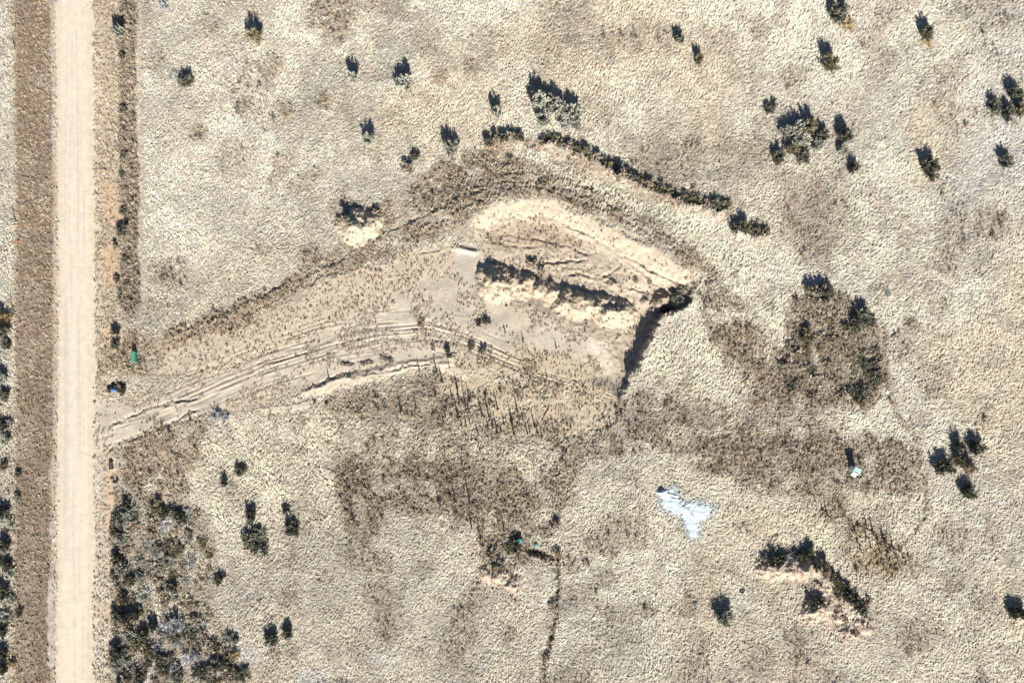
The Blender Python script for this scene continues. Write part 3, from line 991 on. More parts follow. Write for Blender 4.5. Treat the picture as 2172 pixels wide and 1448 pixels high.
tag(ground_piece('ground', zf == 0, M_soil), 'dry pasture soil under straw coloured grass', None, None, 'structure')
tag(ground_piece('road', zf == 1, M_road), 'pale graded gravel road running straight up the left side', None, None, 'structure')
tag(ground_piece('dirt_drive', zf == 2, M_sand), 'bare sandy drive with wheel ruts leading to the dug pad', None, None, 'structure')
tag(ground_piece('dug_pit', zf == 3, M_spoil), 'bare dug out pit floor inside the curved berm', None, None, 'structure')
tag(ground_piece('earth_berm', zf == 4, M_spoil), 'pale curved earth bank along the north side of the pit', None, None, 'structure')
tag(ground_piece('soil_pile', zf == 5, M_spoil), 'long lumpy row of pale soil heaps across the middle of the dug pit', 'soil pile')
tag(ground_piece('soil_pile', zf == 6, M_spoil), 'single pale soil mound alone in the grass north west of the pit', 'soil pile')
tag(ground_piece('soil_pile', zf == 7, M_spoil), 'low pinkish soil heaps overgrown with brush at lower right', 'soil pile')

# ------------------------------------------------------------------ scatter (stuff)
LIB = {}


def variant_collection(name, meshes):
    c = bpy.data.collections.new(name)          # not linked to the scene: only the scatter reads it
    for i, me in enumerate(meshes):
        o = bpy.data.objects.new('%s_%02d' % (name, i), me)
        c.objects.link(o)
    return c


def scatter(name, label, cat, coll, px, py, rot, scl, pick, tint, dz=0.0):
    n = len(px)
    z = hz(px, py) + dz
    V_ = np.stack([(px - CX) / S, (CY - py) / S, z], -1)
    me = bpy.data.meshes.new(name)
    me.vertices.add(n)
    me.vertices.foreach_set('co', V_.astype(np.float32).ravel())
    me.update()
    for nm, ty, arr, key in (('rot', 'FLOAT_VECTOR', rot, 'vector'), ('scl', 'FLOAT_VECTOR', scl, 'vector'), ('pick', 'INT', pick, 'value')):
        a = me.attributes.new(nm, ty, 'POINT')
        a.data.foreach_set(key, np.ascontiguousarray(arr, np.int32 if ty == 'INT' else np.float32).ravel())
    a = me.attributes.new('tint', 'FLOAT_COLOR', 'POINT')
    t4 = np.ones((n, 4), np.float32)
    t4[:, :3] = tint
    a.data.foreach_set('color', t4.ravel())
    o = link(bpy.data.objects.new(name, me))
    ng = bpy.data.node_groups.new(name + '_scatter', 'GeometryNodeTree')
    ng.interface.new_socket('Geometry', in_out='INPUT', socket_type='NodeSocketGeometry')
    ng.interface.new_socket('Geometry', in_out='OUTPUT', socket_type='NodeSocketGeometry')
    N, L = ng.nodes, ng.links
    gi = N.new('NodeGroupInput')
    go = N.new('NodeGroupOutput')
    ip = N.new('GeometryNodeInstanceOnPoints')
    ci = N.new('GeometryNodeCollectionInfo')
    ci.inputs['Collection'].default_value = coll
    ci.inputs['Separate Children'].default_value = True
    ci.inputs['Reset Children'].default_value = True
    ip.inputs['Pick Instance'].default_value = True

    def na(nm, ty):
        q = N.new('GeometryNodeInputNamedAttribute')
        q.data_type = ty
        q.inputs['Name'].default_value = nm
        return q.outputs['Attribute']
    L.new(gi.outputs[0], ip.inputs['Points'])
    L.new(ci.outputs[0], ip.inputs['Instance'])
    L.new(na('pick', 'INT'), ip.inputs['Instance Index'])
    er = N.new('FunctionNodeEulerToRotation')
    L.new(na('rot', 'FLOAT_VECTOR'), er.inputs[0])
    L.new(er.outputs[0], ip.inputs['Rotation'])
    L.new(na('scl', 'FLOAT_VECTOR'), ip.inputs['Scale'])
    L.new(ip.outputs[0], go.inputs[0])
    md = o.modifiers.new('scatter', 'NODES')
    md.node_group = ng
    return tag(o, label, cat, None, 'stuff')


def grass_mesh(seed, nb=12, spread=.30, length=.37, high=.165, wid=.034):
    r = np.random.RandomState(seed)
    V_, F_, val = [], [], []
    for _ in range(nb):
        bx, by = r.normal(0, .07, 2)
        a = r.normal(0, spread)
        ln = length * r.uniform(.6, 1.25)
        hh = high * r.uniform(.6, 1.4)
        dx, dy = math.cos(a), math.sin(a)
        nx, ny = -dy, dx
        w_ = wid * r.uniform(.7, 1.3)
        o = len(V_)
        m_ = .42
        tz = hh * r.uniform(.5, 1.0)
        V_ += [(bx - nx * w_ * .5, by - ny * w_ * .5, -.05), (bx + nx * w_ * .5, by + ny * w_ * .5, -.05),
               (bx + dx * ln * m_ - nx * w_ * .6, by + dy * ln * m_ - ny * w_ * .6, hh), (bx + dx * ln * m_ + nx * w_ * .6, by + dy * ln * m_ + ny * w_ * .6, hh),
               (bx + dx * ln, by + dy * ln, tz)]
        F_ += [(o, o + 1, o + 3), (o, o + 3, o + 2), (o + 2, o + 3, o + 4)]
        val += [r.rand()] * 5
    me = mesh_np('grass_tuft', np.array(V_), np.array(F_), [M_grass])
    val_attr(me, val)
    return me


def weed_mesh(seed, nb=20, high=.42, r0=.22, wid=.032, leaf=.085):
    r = np.random.RandomState(seed)
    V_, F_, val = [], [], []
    for _ in range(nb):
        a = r.uniform(0, 2 * math.pi)
        ln = r0 * r.uniform(.3, 1.2)
        hh = high * r.uniform(.4, 1.1)
        dx, dy = math.cos(a), math.sin(a)
        nx, ny = -dy, dx
        w_ = wid * r.uniform(.6, 1.2)
        o = len(V_)
        V_ += [(-nx * w_, -ny * w_, -.04), (nx * w_, ny * w_, -.04), (dx * ln, dy * ln, hh)]
        F_ += [(o, o + 1, o + 2)]
        vv = r.rand()
        val += [vv] * 3
        for _k in range(2):
            f = r.uniform(.45, 1.0)
            c = np.array((dx * ln * f, dy * ln * f, hh * f))
            u = r.normal(0, 1, 3)
            u /= np.linalg.norm(u)
            q = r.normal(0, 1, 3)
            q -= u * q.dot(u)
            q /= np.linalg.norm(q)
            s_l = leaf * r.uniform(.6, 1.3)
            o = len(V_)
            V_ += [tuple(c - u * s_l), tuple(c + q * s_l * .55), tuple(c + u * s_l)]
            F_ += [(o, o + 1, o + 2)]
            val += [r.rand()] * 3
    me = mesh_np('weed_clump', np.array(V_), np.array(F_), [M_weed])
    val_attr(me, val)
    return me


def clod_mesh(seed, mat):
    r = np.random.RandomState(seed)
    t = (1 + 5 ** .5) / 2
    v = np.array([(-1, t, 0), (1, t, 0), (-1, -t, 0), (1, -t, 0), (0, -1, t), (0, 1, t), (0, -1, -t), (0, 1, -t), (t, 0, -1), (t, 0, 1), (-t, 0, -1), (-t, 0, 1)], float)
    v /= np.linalg.norm(v[0])
    v *= (1 + r.uniform(-.3, .3, (12, 1)))
    v *= np.array((1, r.uniform(.6, 1), r.uniform(.5, .8)))
    f = [(0, 11, 5), (0, 5, 1), (0, 1, 7), (0, 7, 10), (0, 10, 11), (1, 5, 9), (5, 11, 4), (11, 10, 2), (10, 7, 6), (7, 1, 8), (3, 9, 4), (3, 4, 2), (3, 2, 6), (3, 6, 8), (3, 8, 9),
         (4, 9, 5), (2, 4, 11), (6, 2, 10), (8, 6, 7), (9, 8, 1)]
    me = mesh_np('clod', v, np.array(f), [mat])
    val_attr(me, r.rand(12))
    return me


GR = variant_collection('grass_variants', [grass_mesh(100 + i) for i in range(7)])
WDv = variant_collection('weed_variants', [weed_mesh(200 + i) for i in range(7)])
CLv = variant_collection('clod_variants', [clod_mesh(300 + i, M_clod) for i in range(5)])


def jitter_grid(step, seed, m=60):
    r = np.random.RandomState(seed)
    x = np.arange(-m, 2172 + m, step)
    y = np.arange(-m, 1448 + m, step)
    X, Y = np.meshgrid(x, y)
    X = X + r.uniform(-.5, .5, X.shape) * step
    Y = Y + r.uniform(-.5, .5, Y.shape) * step
    return X.ravel(), Y.ravel(), r


# straw grass
px, py, r = jitter_grid(3.35, 11)
g = at(G, px, py)
clump = vnoise(px, py, 8.0, 120)
keep = (r.rand(len(px)) < np.clip(g, 0, 1) * (.86 + .2 * sst(.22, .5, clump))) & (at(ZONE, px, py) != 1)
px, py = px[keep], py[keep]
n = len(px)
tint = at(T, px, py) * (1 + (vnoise(px, py, 6, 121)[:, None] - .5) * .24) * r.uniform(.80, 1.2, (n, 1))
tint *= 1 + r.uniform(-.05, .05, (n, 3))
ang = math.radians(38) + (fbm(px, py, 170, 2, 122) - .5) * 1.5 + (vnoise(px, py, 26, 123) - .5) * .7 * at(GH, px, py) ** 2 + r.normal(0, .16, n)
rot = np.stack([r.normal(0, .08, n), r.normal(0, .08, n), ang], -1)
gh = at(GH, px, py)
sc = r.uniform(.75, 1.2, n)
scl = np.stack([sc * (0.75 + .25 * gh), sc * (.8 + .2 * gh), sc * gh * r.uniform(.75, 1.35, n) * (.65 + .8 * vnoise(px, py, 45, 124))], -1)
scatter('dry_grass', 'pale straw coloured pasture grass laid over by the wind', 'grass', GR, px, py, rot, scl, r.randint(0, 7, n), np.clip(tint, .02, .92))
n_grass = n

# brown weeds
px, py, r = jitter_grid(4.7, 12)
g = at(Wd, px, py)
clump = .5 * vnoise(px, py, 13.0, 130) + .5 * vnoise(px, py, 30., 132)
keep = (r.rand(len(px)) < g * (.25 + 1.2 * sst(.3, .6, clump))) & (at(ZONE, px, py) != 1)
px, py = px[keep], py[keep]
n = len(px)
tb = 1.45 * np.array([(0.31, 0.255, 0.195), (0.20, 0.165, 0.13), (0.36, 0.31, 0.245), (0.34, 0.235, 0.16), (0.30, 0.285, 0.215), (0.42, 0.37, 0.30)])[r.randint(0, 6, n)]
tint = tb * .6 + at(T, px, py) * .5
tint = tint * r.uniform(.75, 1.28, (n, 1)) * (1.05, 1.0, .93)
rot = np.stack([r.normal(0, .15, n), r.normal(0, .15, n), r.uniform(0, 6.28, n)], -1)
sc = r.uniform(.5, 1.4, n) * (.7 + .4 * g[keep])
mow = 1 - .45 * at(bm, px, py)
scl = np.stack([sc, sc, sc * r.uniform(.6, 1.3, n) * mow], -1)
scatter('dead_weeds', 'brown dead weeds covering the ditches and disturbed ground', 'weeds', WDv, px, py, rot, scl, r.randint(0, 7, n), np.clip(tint, .02, .8))
n_weed = n

# taller weed clumps standing out of the brown ground
px, py, r = jitter_grid(11.0, 19)
g = at(Wd, px, py) * (1 - at(bm, px, py) * .75)
keep = (r.rand(len(px)) < .75 * sst(.25, .6, g) * sst(.35, .55, fbm(px, py, 45, 2, 133))) & (at(ZONE, px, py) == 0)
px, py = px[keep], py[keep]
n = len(px)
tb = np.array([(0.30, 0.25, 0.19), (0.22, 0.19, 0.14), (0.40, 0.36, 0.27), (0.36, 0.27, 0.19), (0.52, 0.45, 0.33)])[r.randint(0, 5, n)] * r.uniform(.8, 1.2, (n, 1))
rot = np.stack([r.normal(0, .2, n), r.normal(0, .2, n), r.uniform(0, 6.28, n)], -1)
sc = .8 + 1.3 * r.rand(n) ** 2
scl = np.stack([sc * 1.1, sc * 1.1, sc * r.uniform(.7, 1.25, n)], -1)
scatter('tall_weeds', 'taller dark weed clumps standing out of the brown weeds', 'weeds', WDv, px, py, rot, scl, r.randint(0, 7, n), tb)

# single small weeds on bare sand and verges
px, py, r = jitter_grid(9.0, 13)
g = at(SW, px, py)
clump = vnoise(px, py, 30.0, 131)
keep = (r.rand(len(px)) < g * .30 * sst(.42, .68, clump)) & (at(ZONE, px, py) != 1)
px, py = px[keep], py[keep]
n = len(px)
tb = np.array([(0.24, 0.19, 0.15), (0.17, 0.14, 0.11), (0.24, 0.22, 0.16), (0.27, 0.17, 0.12)])[r.randint(0, 4, n)]
rot = np.stack([r.normal(0, .15, n), r.normal(0, .15, n), r.uniform(0, 6.28, n)], -1)
sc = .25 + .95 * r.rand(n) ** 2.5
scl = np.stack([sc * 1.15, sc * 1.15, sc * .55], -1)
scatter('small_weeds', 'scattered small dark weeds dotted over the bare sand', 'weeds', WDv, px, py, rot, scl, r.randint(0, 7, n), tb)

# soil clods and stones
px, py, r = jitter_grid(3.6, 14)
g = at(CL, px, py)
keep = r.rand(len(px)) < g * .42
px, py = px[keep], py[keep]
n = len(px)
cc = at(C, px, py) * r.uniform(.8, 1.2, (n, 1))
rot = r.uniform(0, 6.28, (n, 3))
sc = np.repeat((0.05 + .22 * r.rand(n) ** 4)[:, None], 3, 1)
scatter('soil_clods', 'small clods and stones strewn on the soil heaps and pit floor', 'clods', CLv, px, py, rot, sc, r.randint(0, 5, n), cc)

# tiny yellow flower heads on the weedy pad
FLv = variant_collection('flower_variants', [clod_mesh(330, M_yellow)])
px, py, r = jitter_grid(7.0, 15)
reg = 1 - sst(-20, 20, sdf_poly(px, py, [(1000, 780), (1100, 760), (1240, 790), (1330, 830), (1310, 930), (1180, 940), (1060, 900), (1000, 1010), (940, 1000), (900, 820)]))
keep = r.rand(len(px)) < reg * .10 + .03 * (sdf_poly(px, py, DRIVE) < 0) * (px > 600) * (r.rand(len(px)) < .3)
px, py = px[keep], py[keep]
n = len(px)
sc = np.repeat(r.uniform(.05, .11, n)[:, None], 3, 1)
scatter('yellow_flowers', 'tiny yellow flower heads dotted among the weeds south of the pad', 'flowers', FLv, px, py, r.uniform(0, 6, (n, 3)), sc, np.zeros(n, int), np.ones((n, 3)), .12)
print('grass', n_grass, 'weeds', n_weed)


# ------------------------------------------------------------------ shrubs
def crown_mesh(seed, mat, stems=20, cl=5, leaves=8, leaf=.11, droop=0.0, openness=0.0):
    """unit shrub: radius 1, height 1; leaf clusters along rising stems"""
    r = np.random.RandomState(seed)
    V_, F_, val = [], [], []
    lob = r.uniform(.65, 1.1, 7)
    tr = []
    for s_i in range(stems):
        a = r.uniform(0, 2 * math.pi)
        rr = math.sqrt(r.uniform(.03, 1)) * lob[int(a / 6.2832 * 7) % 7]
        tip = np.array((math.cos(a) * rr, math.sin(a) * rr, (1.05 - .42 * rr * rr) * r.uniform(.62, 1.08)))
        base = np.array((math.cos(a) * rr * .12, math.sin(a) * rr * .12, 0))
        tr.append((base, tip))
        sv = r.rand()
        for c in range(cl):
            f = .30 + .72 * (c + r.uniform(-.3, .3)) / (cl - 1)
            bend = base + (tip - base) * f
            bend[2] = tip[2] * f ** .8
            sprd = .17 * (1.15 - .75 * f) * (1 - openness * .4)
            for l_ in range(leaves):
                p = bend + r.normal(0, 1, 3) * (sprd, sprd, sprd * .8)
                if p[2] < .02:
                    p[2] = .03
                out = p - base
                out = out / (np.linalg.norm(out) + 1e-6)
                u = out * .9 + r.normal(0, .55, 3) + np.array((0, 0, .35))
                u /= np.linalg.norm(u)
                q = r.normal(0, 1, 3)
                q -= u * q.dot(u)
                q /= np.linalg.norm(q)
                ln = leaf * r.uniform(.6, 1.4)
                o = len(V_)
                V_ += [tuple(p - q * ln * .28), tuple(p + q * ln * .28), tuple(p + u * ln * 1.2)]
                F_.append((o, o + 1, o + 2))
                vv = .5 * sv + .5 * r.rand()
                val += [vv] * 3
    me = mesh_np('crown', np.array(V_), np.array(F_), [mat])
    val_attr(me, val)
    mb = MB()
    for (b, t_) in tr[:14]:
        mid = b + (t_ - b) * .5
        mid[2] = t_[2] * .58
        mb.tube([b - np.array((0, 0, .12)), mid, t_ * np.array((.95, .95, .92))], [.026, .018, .006], 4, False)
    mt = bpy.data.meshes.new('stems')
    mt.from_pydata(mb.v, [], mb.f)
    mt.materials.append(M_bark)
    return me, mt


KIND = {}
for k, mat, kw in (('sage', M_sage, dict(stems=26, cl=5, leaves=14, leaf=.17)), ('dark', M_dark, dict(stems=28, cl=6, leaves=13, leaf=.16)),
                   ('brush', M_brush, dict(stems=26, cl=5, leaves=11, leaf=.17, openness=.5)), ('olive', M_olive, dict(stems=26, cl=5, leaves=13, leaf=.16)),
                   ('grey', M_greyb, dict(stems=22, cl=5, leaves=8, leaf=.13, openness=.8)), ('tan', M_tan, dict(stems=22, cl=5, leaves=9, leaf=.13))):
    KIND[k] = [crown_mesh(500 + 10 * i + len(k) * 77, mat, **kw) for i in range(4)]
KIND['sparse'] = [crown_mesh(900 + i, M_brush, 14, 5, 3, .10, openness=.9) for i in range(3)]
RR = random.Random(5)
NSH = [0]


def shrub(cx, y_bottom, rpx, h, kind, label, group=None, ry=None, name='shrub', cat='shrub'):
    """cx / y_bottom: where the crown's south edge stands in the photo (px); rpx its radius; h in m"""
    h *= 1.0
    rr = rpx * 1.08 / S
    ry = ry or rpx
    y = y_bottom - ry
    # a crown of mean height h/2 is displaced outwards by the view from above: undo it
    k = 1 - (h * .45) / CAM_H
    bx, by = CX + (cx - CX) * k, CY + (y - CY) * k
    cm, sm = KIND[kind][NSH[0] % len(KIND[kind])]
    NSH[0] += 1
    e = empty(name, P(bx, by, -.04), RR.uniform(0, 6.28), (rr * RR.uniform(.92, 1.08), (ry / S) * RR.uniform(.92, 1.08), h))
    if ry != rpx:
        e.rotation_euler = (0, 0, RR.choice((0, math.pi)) + RR.uniform(-.2, .2))
    tag(e, label, cat, group)
    link(bpy.data.objects.new('crown', cm), e)
    link(bpy.data.objects.new('trunk', sm), e)
    return e


GS = 'shrubs standing alone in the pasture'
# cx, y of the south edge, radius px, height m, kind, label
for a in [
    (541, 98, 17, 2.5, 'olive', 'dark shrub with brownish skirt near the top edge, nearest the gravel road side field'),
    (249, 76, 11, 2.1, 'sage', 'tall narrow grey-green shrub in the ditch east of the road near the top'),
    (257, 124, 7, .8, 'dark', 'tiny dark bush in the roadside ditch just below the tall narrow shrub'),
    (349, 26, 13, 1.1, 'grey', 'grey bush cut by the top edge, first east of the road'),
    (397, 190, 15, 1.6, 'dark', 'low dark shrub, eastern one of a touching pair in the upper left field'),
    (369, 172, 10, .7, 'grey', 'small twiggy grey bush touching the low dark shrub on its west side'),
    (750, 178, 13, 2.2, 'sage', 'thin pale shrub with finger-like shadow in the top middle field'),
    (859, 200, 21, 2.2, 'sage', 'broad silver-green shrub east of the thin pale shrub in the top middle field'),
    (783, 314, 17, 2.0, 'sage', 'rounded grey-green shrub alone above the soil mound'),
    (957, 332, 18, 2.2, 'sage', 'grey-green shrub with combed shadow left of the low brush windrow'),
    (866, 372, 15, 1.2, 'brush', 'ragged low brown shrub below the pasture, above the soil mound trail'),
    (882, 342, 9, 1.2, 'dark', 'small black-shadowed bush at the ragged brown shrub\'s upper right'),
    (1055, 254, 13, 2.2, 'sage', 'narrow grey shrub just left of the big silver shrub cluster'),
    (1441, 94, 10, 1.7, 'dark', 'small dark upright shrub, upper of two near the top centre right'),
    (1483, 137, 11, 1.7, 'olive', 'small dark upright shrub, lower of two near the top centre right'),
    (1781, 50, 20, 2.0, 'dark', 'dark shrub touching the top edge right of centre'),
    (1797, 74, 19, .9, 'tan', 'tan leafless bush at the foot of the dark shrub by the top edge'),
    (1761, 157, 20, 2.3, 'olive', 'round dark shrub below the top edge pair, right of centre'),
    (1963, 84, 15, 1.9, 'dark', 'dark triangular shadowed shrub alone near the top right'),
    (1637, 242, 13, 1.3, 'dark', 'small dark shrub left of and above the large clump'),
    (1975, 376, 22, 2.1, 'dark', 'dark shrub with a pale gap in its south side, right of the large clump'),
    (2134, 356, 15, 1.6, 'dark', 'small round dark shrub near the right edge below the edge cluster'),
    (2032, 958, 13, 1.8, 'dark', 'dark shrub, upper left of the five-shrub cluster near the right edge'),
    (2071, 966, 16, 2.0, 'dark', 'round black shrub, upper right of the five-shrub cluster near the right edge'),
    (1999, 1011, 21, 1.6, 'dark', 'wide low dark shrub, west end of the cluster near the right edge'),
    (2032, 990, 14, 1.5, 'olive', 'middle shrub of the cluster near the right edge'),
    (2056, 1008, 16, 1.8, 'brush', 'brownish shrub, lower right of the cluster near the right edge'),
    (2054, 1061, 16, 1.8, 'dark', 'round dark shrub standing just south of the right edge cluster'),
    (2150, 1312, 12, 1.6, 'dark', 'dark bush at the lower right edge, left one of a touching pair'),
    (2168, 1312, 11, 1.6, 'dark', 'dark bush cut by the lower right edge, right one of a touching pair'),
    (510, 1013, 14, 1.1, 'dark', 'small dark shrub in the pale swirled grass south of the drive'),
    (476, 1030, 8, 1.3, 'dark', 'tiny dark bush left of the small dark shrub south of the drive'),
    (532, 1108, 15, 1.5, 'dark', 'dark shrub above the wide brown shrub in the lower left field'),
    (606, 1090, 8, 1.0, 'dark', 'tiny dark bush above and right of the lower left field shrubs'),
    (619, 1142, 18, 1.4, 'dark', 'triangular dark shrub right of the wide one in the lower left field'),
    (543, 1182, 29, 1.35, 'dark', 'widest dark shrub of the lower left field with sandy ground under it'),
    (463, 1242, 13, .9, 'dark', 'small low dark bush at the thicket\'s east edge in the lower left field'),
    (575, 1370, 15, 1.4, 'dark', 'small dark shrub near the bottom edge, left one of a pair'),
    (611, 1354, 13, 1.2, 'dark', 'small round dark shrub near the bottom edge, right one of a pair'),
    (1536, 1330, 21, 1.9, 'sage', 'dark grey shrub with pale frosted twigs in the lower centre right'),
    (1527, 1282, 15, 1.0, 'sparse', 'leafless brown twiggy bush touching the frosted grey shrub on its north'),
    (345, 604, 15, 1.0, 'sparse', 'thin dead bush in the left field above the green box'),
    (1478, 1292, 9, .5, 'grey', 'faint low grey bush left of the frosted grey shrub'),
    (1884, 632, 8, .7, 'grey', 'tiny grey bush right of the spiky dark shrubs'),
    (1930, 702, 14, .6, 'sparse', 'low thin brown bush alone east of the brush patch'),
    (1968, 106, 13, .7, 'tan', 'low pale tan bush below the dark triangular shrub near the top right'),
]:
    shrub(*a, GS)

GC = 'silver shrubs of the cluster north of the windrow'
for a in [(1140, 238, 22, 2.6, 'sage', 'tallest silver shrub, north west corner of the cluster above the windrow'),
          (1182, 248, 20, 2.3, 'sage', 'silver shrub in the middle of the cluster above the windrow'),
          (1152, 272, 18, 1.7, 'sage', 'silver shrub at the south west of the cluster above the windrow'),
          (1215, 262, 20, 2.0, 'sage', 'silver shrub at the east end of the cluster above the windrow'),
          (1196, 280, 15, 1.0, 'sage', 'low silver shrub on the south edge of the cluster above the windrow'),
          (1222, 276, 15, 1.2, 'sage', 'smallest ragged shrub at the south east of the cluster above the windrow'),
          (1170, 224, 13, 1.6, 'sage', 'silver shrub between the tallest one and the middle of the cluster above the windrow')]:
    shrub(*a, GC)
GC = 'shrubs of the large clump at upper right'
for a in [(1667, 290, 12, 1.6, 'sage', 'small pale shrub at the west corner of the large upper right clump'),
          (1650, 350, 17, 1.4, 'dark', 'separate round shrub south west of the large upper right clump'),
          (1690, 290, 17, 2.0, 'sage', 'north west shrub of the large upper right clump'),
          (1716, 284, 18, 2.1, 'olive', 'northernmost shrub of the large upper right clump'),
          (1747, 300, 13, 1.7, 'dark', 'north east shrub of the large upper right clump'),
          (1700, 318, 20, 1.7, 'sage', 'broad pale shrub in the middle of the large upper right clump'),
          (1736, 322, 14, 1.5, 'sage', 'east shrub of the large upper right clump with a black gap below'),
          (1704, 348, 18, 1.1, 'dark', 'low shrub at the south end of the large upper right clump'),
          (1678, 330, 13, 1.4, 'olive', 'south west shrub inside the large upper right clump')]:
    shrub(*a, GC)
GC = 'shrubs in the short column right of the large clump'
for a in [(1795, 304, 15, 2.3, 'dark', 'tall dark shrub at the top of the short column right of the large clump'),
          (1789, 330, 13, 1.3, 'sage', 'greyish shrub in the middle of the short column right of the large clump'),
          (1812, 366, 12, 1.5, 'dark', 'dark shrub at the bottom of the short column right of the large clump')]:
    shrub(*a, GC)
GC = 'shrubs of the cluster cut by the upper right edge'
for a in [(2108, 236, 14, 1.4, 'dark', 'dark shrub at the west end of the upper right edge cluster'),
          (2152, 216, 16, 2.0, 'dark', 'tall dark shrub at the north of the upper right edge cluster'),
          (2138, 258, 16, 1.6, 'dark', 'dark shrub at the south of the upper right edge cluster'),
          (2166, 250, 16, 1.8, 'olive', 'olive shrub cut by the frame in the upper right edge cluster'),
          (2116, 248, 12, .7, 'sage', 'low pale bush in front of the west shrub of the upper right edge cluster')]:
    shrub(*a, GC)

# low brush on the windrows
GB = 'low brush along the windrow north of the pit'
row = [(1150, 310, 10, .9), (1166, 308, 12, 1.1), (1186, 316, 11, 1.0), (1204, 320, 12, 1.1), (1222, 330, 11, 1.0), (1242, 338, 12, 1.1), (1262, 348, 12, 1.0), (1280, 360, 12, 1.0),
       (1298, 368, 11, .9), (1316, 384, 12, 1.1), (1336, 390, 12, 1.1), (1356, 398, 13, 1.0), (1378, 402, 12, 1.0), (1398, 410, 12, .9), (1418, 418, 12, .9), (1436, 436, 9, .9),
       (1454, 430, 12, 1.1), (1476, 440, 13, 1.0), (1498, 446, 13, 1.1), (1520, 452, 15, 1.3), (1542, 446, 11, .9)]
for i, (x, y, r_, h) in enumerate(row):
    shrub(x, y + 3 + RR.uniform(-2, 2), r_ * RR.uniform(1.0, 1.35), h * RR.uniform(.75, 1.3), ('brush', 'dark', 'olive')[i % 3], 'dark brush on the long windrow north of the pit, %s from its west end' % ordi(i + 1), GB, name='brush', cat='brush')
row = [(1036, 312, 10, .8), (1052, 306, 10, .9), (1068, 302, 10, 1.0), (1086, 296, 11, 1.2), (1102, 300, 11, 1.1)]
for i, (x, y, r_, h) in enumerate(row):
    shrub(x, y + 4, r_, h, ('dark', 'brush')[i % 2], 'low dark brush on the short windrow west of the long one, %s from the west' % ordi(i + 1), 'low brush on the short windrow', name='brush', cat='brush')
row = [(1562, 496, 14, 1.2), (1580, 496, 15, 1.5), (1602, 500, 12, 1.0), (1624, 502, 12, 1.0)]
for i, (x, y, r_, h) in enumerate(row):
    shrub(x, y + 2, r_, h, ('dark', 'olive')[i % 2], 'dark brush on the little windrow beyond the long one\'s east end, %s from the west' % ordi(i + 1), 'brush on the little east windrow', name='brush', cat='brush')
row = [(1622, 1198, 11, .8, 'brush'), (1640, 1200, 12, 1.0, 'dark'), (1658, 1196, 13, 1.1, 'dark'), (1676, 1196, 13, 1.0, 'grey'), (1694, 1194, 14, 1.2, 'dark'), (1714, 1192, 15, 1.5, 'olive'),
       (1726, 1206, 11, 1.0, 'dark'), (1746, 1208, 12, .9, 'olive'), (1750, 1226, 13, 1.0, 'brush'), (1766, 1240, 13, 1.0, 'olive'), (1782, 1256, 14, 1.1, 'olive'), (1776, 1274, 12, .9, 'brush'),
       (1796, 1276, 14, 1.2, 'dark'), (1812, 1290, 15, 1.3, 'dark'), (1826, 1306, 15, 1.2, 'dark'), (1838, 1290, 12, .8, 'brush'), (1722, 1292, 13, .9, 'dark'), (1738, 1284, 10, .9, 'dark'),
       (1722, 1250, 12, .6, 'sparse'), (1790, 1322, 10, .6, 'brush')]
for i, (x, y, r_, h, kd) in enumerate(row):
    shrub(x, y, r_, h, kd, 'brush on the bent lower right windrow, %s along it from the west end' % ordi(i + 1), 'brush on the bent lower right windrow', name='brush', cat='brush')
# dark bushes on the east brush patch
GE = 'bushes of the overgrown patch east of the pit'
for a in [(1724, 644, 20, 1.7, 'brush', 'spiky dark bush crowning the north end of the east brush patch, left half'),
          (1750, 640, 19, 1.7, 'dark', 'spiky dark bush crowning the north end of the east brush patch, right half'),
          (1740, 662, 22, .8, 'brush', 'low brown bush just under the spiky crown of the east brush patch'),
          (1825, 702, 24, 1.6, 'dark', 'round black bush with tall stalks at the north east corner of the brush patch'),
          (1848, 696, 13, 1.1, 'dark', 'small black bush on the right flank of the round black bush in the brush patch'),
          (1710, 738, 22, 1.2, 'olive', 'dark bush on the west half of the brush patch'),
          (1690, 764, 16, .9, 'brush', 'low bush below the dark one on the west half of the brush patch'),
          (1668, 790, 16, .9, 'brush', 'low bush on the west edge of the brush patch'),
          (1700, 800, 18, .8, 'brush', 'low bush in the south west of the brush patch'),
          (1680, 830, 15, .8, 'dark', 'dark low bush at the south west corner of the brush patch'),
          (1730, 820, 18, .8, 'brush', 'low bush in the south centre of the brush patch'),
          (1800, 770, 18, .8, 'brush', 'low bush in the middle of the east half of the brush patch'),
          (1835, 790, 17, .9, 'dark', 'dark low bush on the east edge of the brush patch'),
          (1860, 780, 14, .9, 'brush', 'outermost low bush on the east edge of the brush patch'),
          (1858, 812, 16, 1.0, 'dark', 'dark bush near the south east corner of the brush patch'),
          (1820, 850, 20, 1.1, 'dark', 'darkest bush at the south end of the brush patch'),
          (1790, 850, 16, .9, 'brush', 'low bush left of the darkest one at the south end of the brush patch'),
          (1750, 760, 18, .6, 'brush', 'low brown bush in the centre of the brush patch'),
          (1770, 720, 16, .6, 'sparse', 'thin bush left of the round black bush in the brush patch')]:
    shrub(*a, GE)
fill = []
_r = random.Random(77)
PATCH = [(1655, 690), (1692, 628), (1770, 622), (1808, 690), (1862, 712), (1880, 820), (1838, 862), (1750, 866), (1660, 838)]
pa, pb = np.array([p[0] for p in PATCH]), np.array([p[1] for p in PATCH])
tries = 0
while len(fill) < 62 and tries < 4000:
    tries += 1
    x, y = _r.uniform(1645, 1885), _r.uniform(625, 866)
    if sdf_poly(np.array([x]), np.array([y]), PATCH)[0] < -2 and all((x - q[0]) ** 2 + (y - q[1]) ** 2 > 17 ** 2 for q in fill):
        fill.append((x, y))
fill.sort(key=lambda q: (q[1], q[0]))
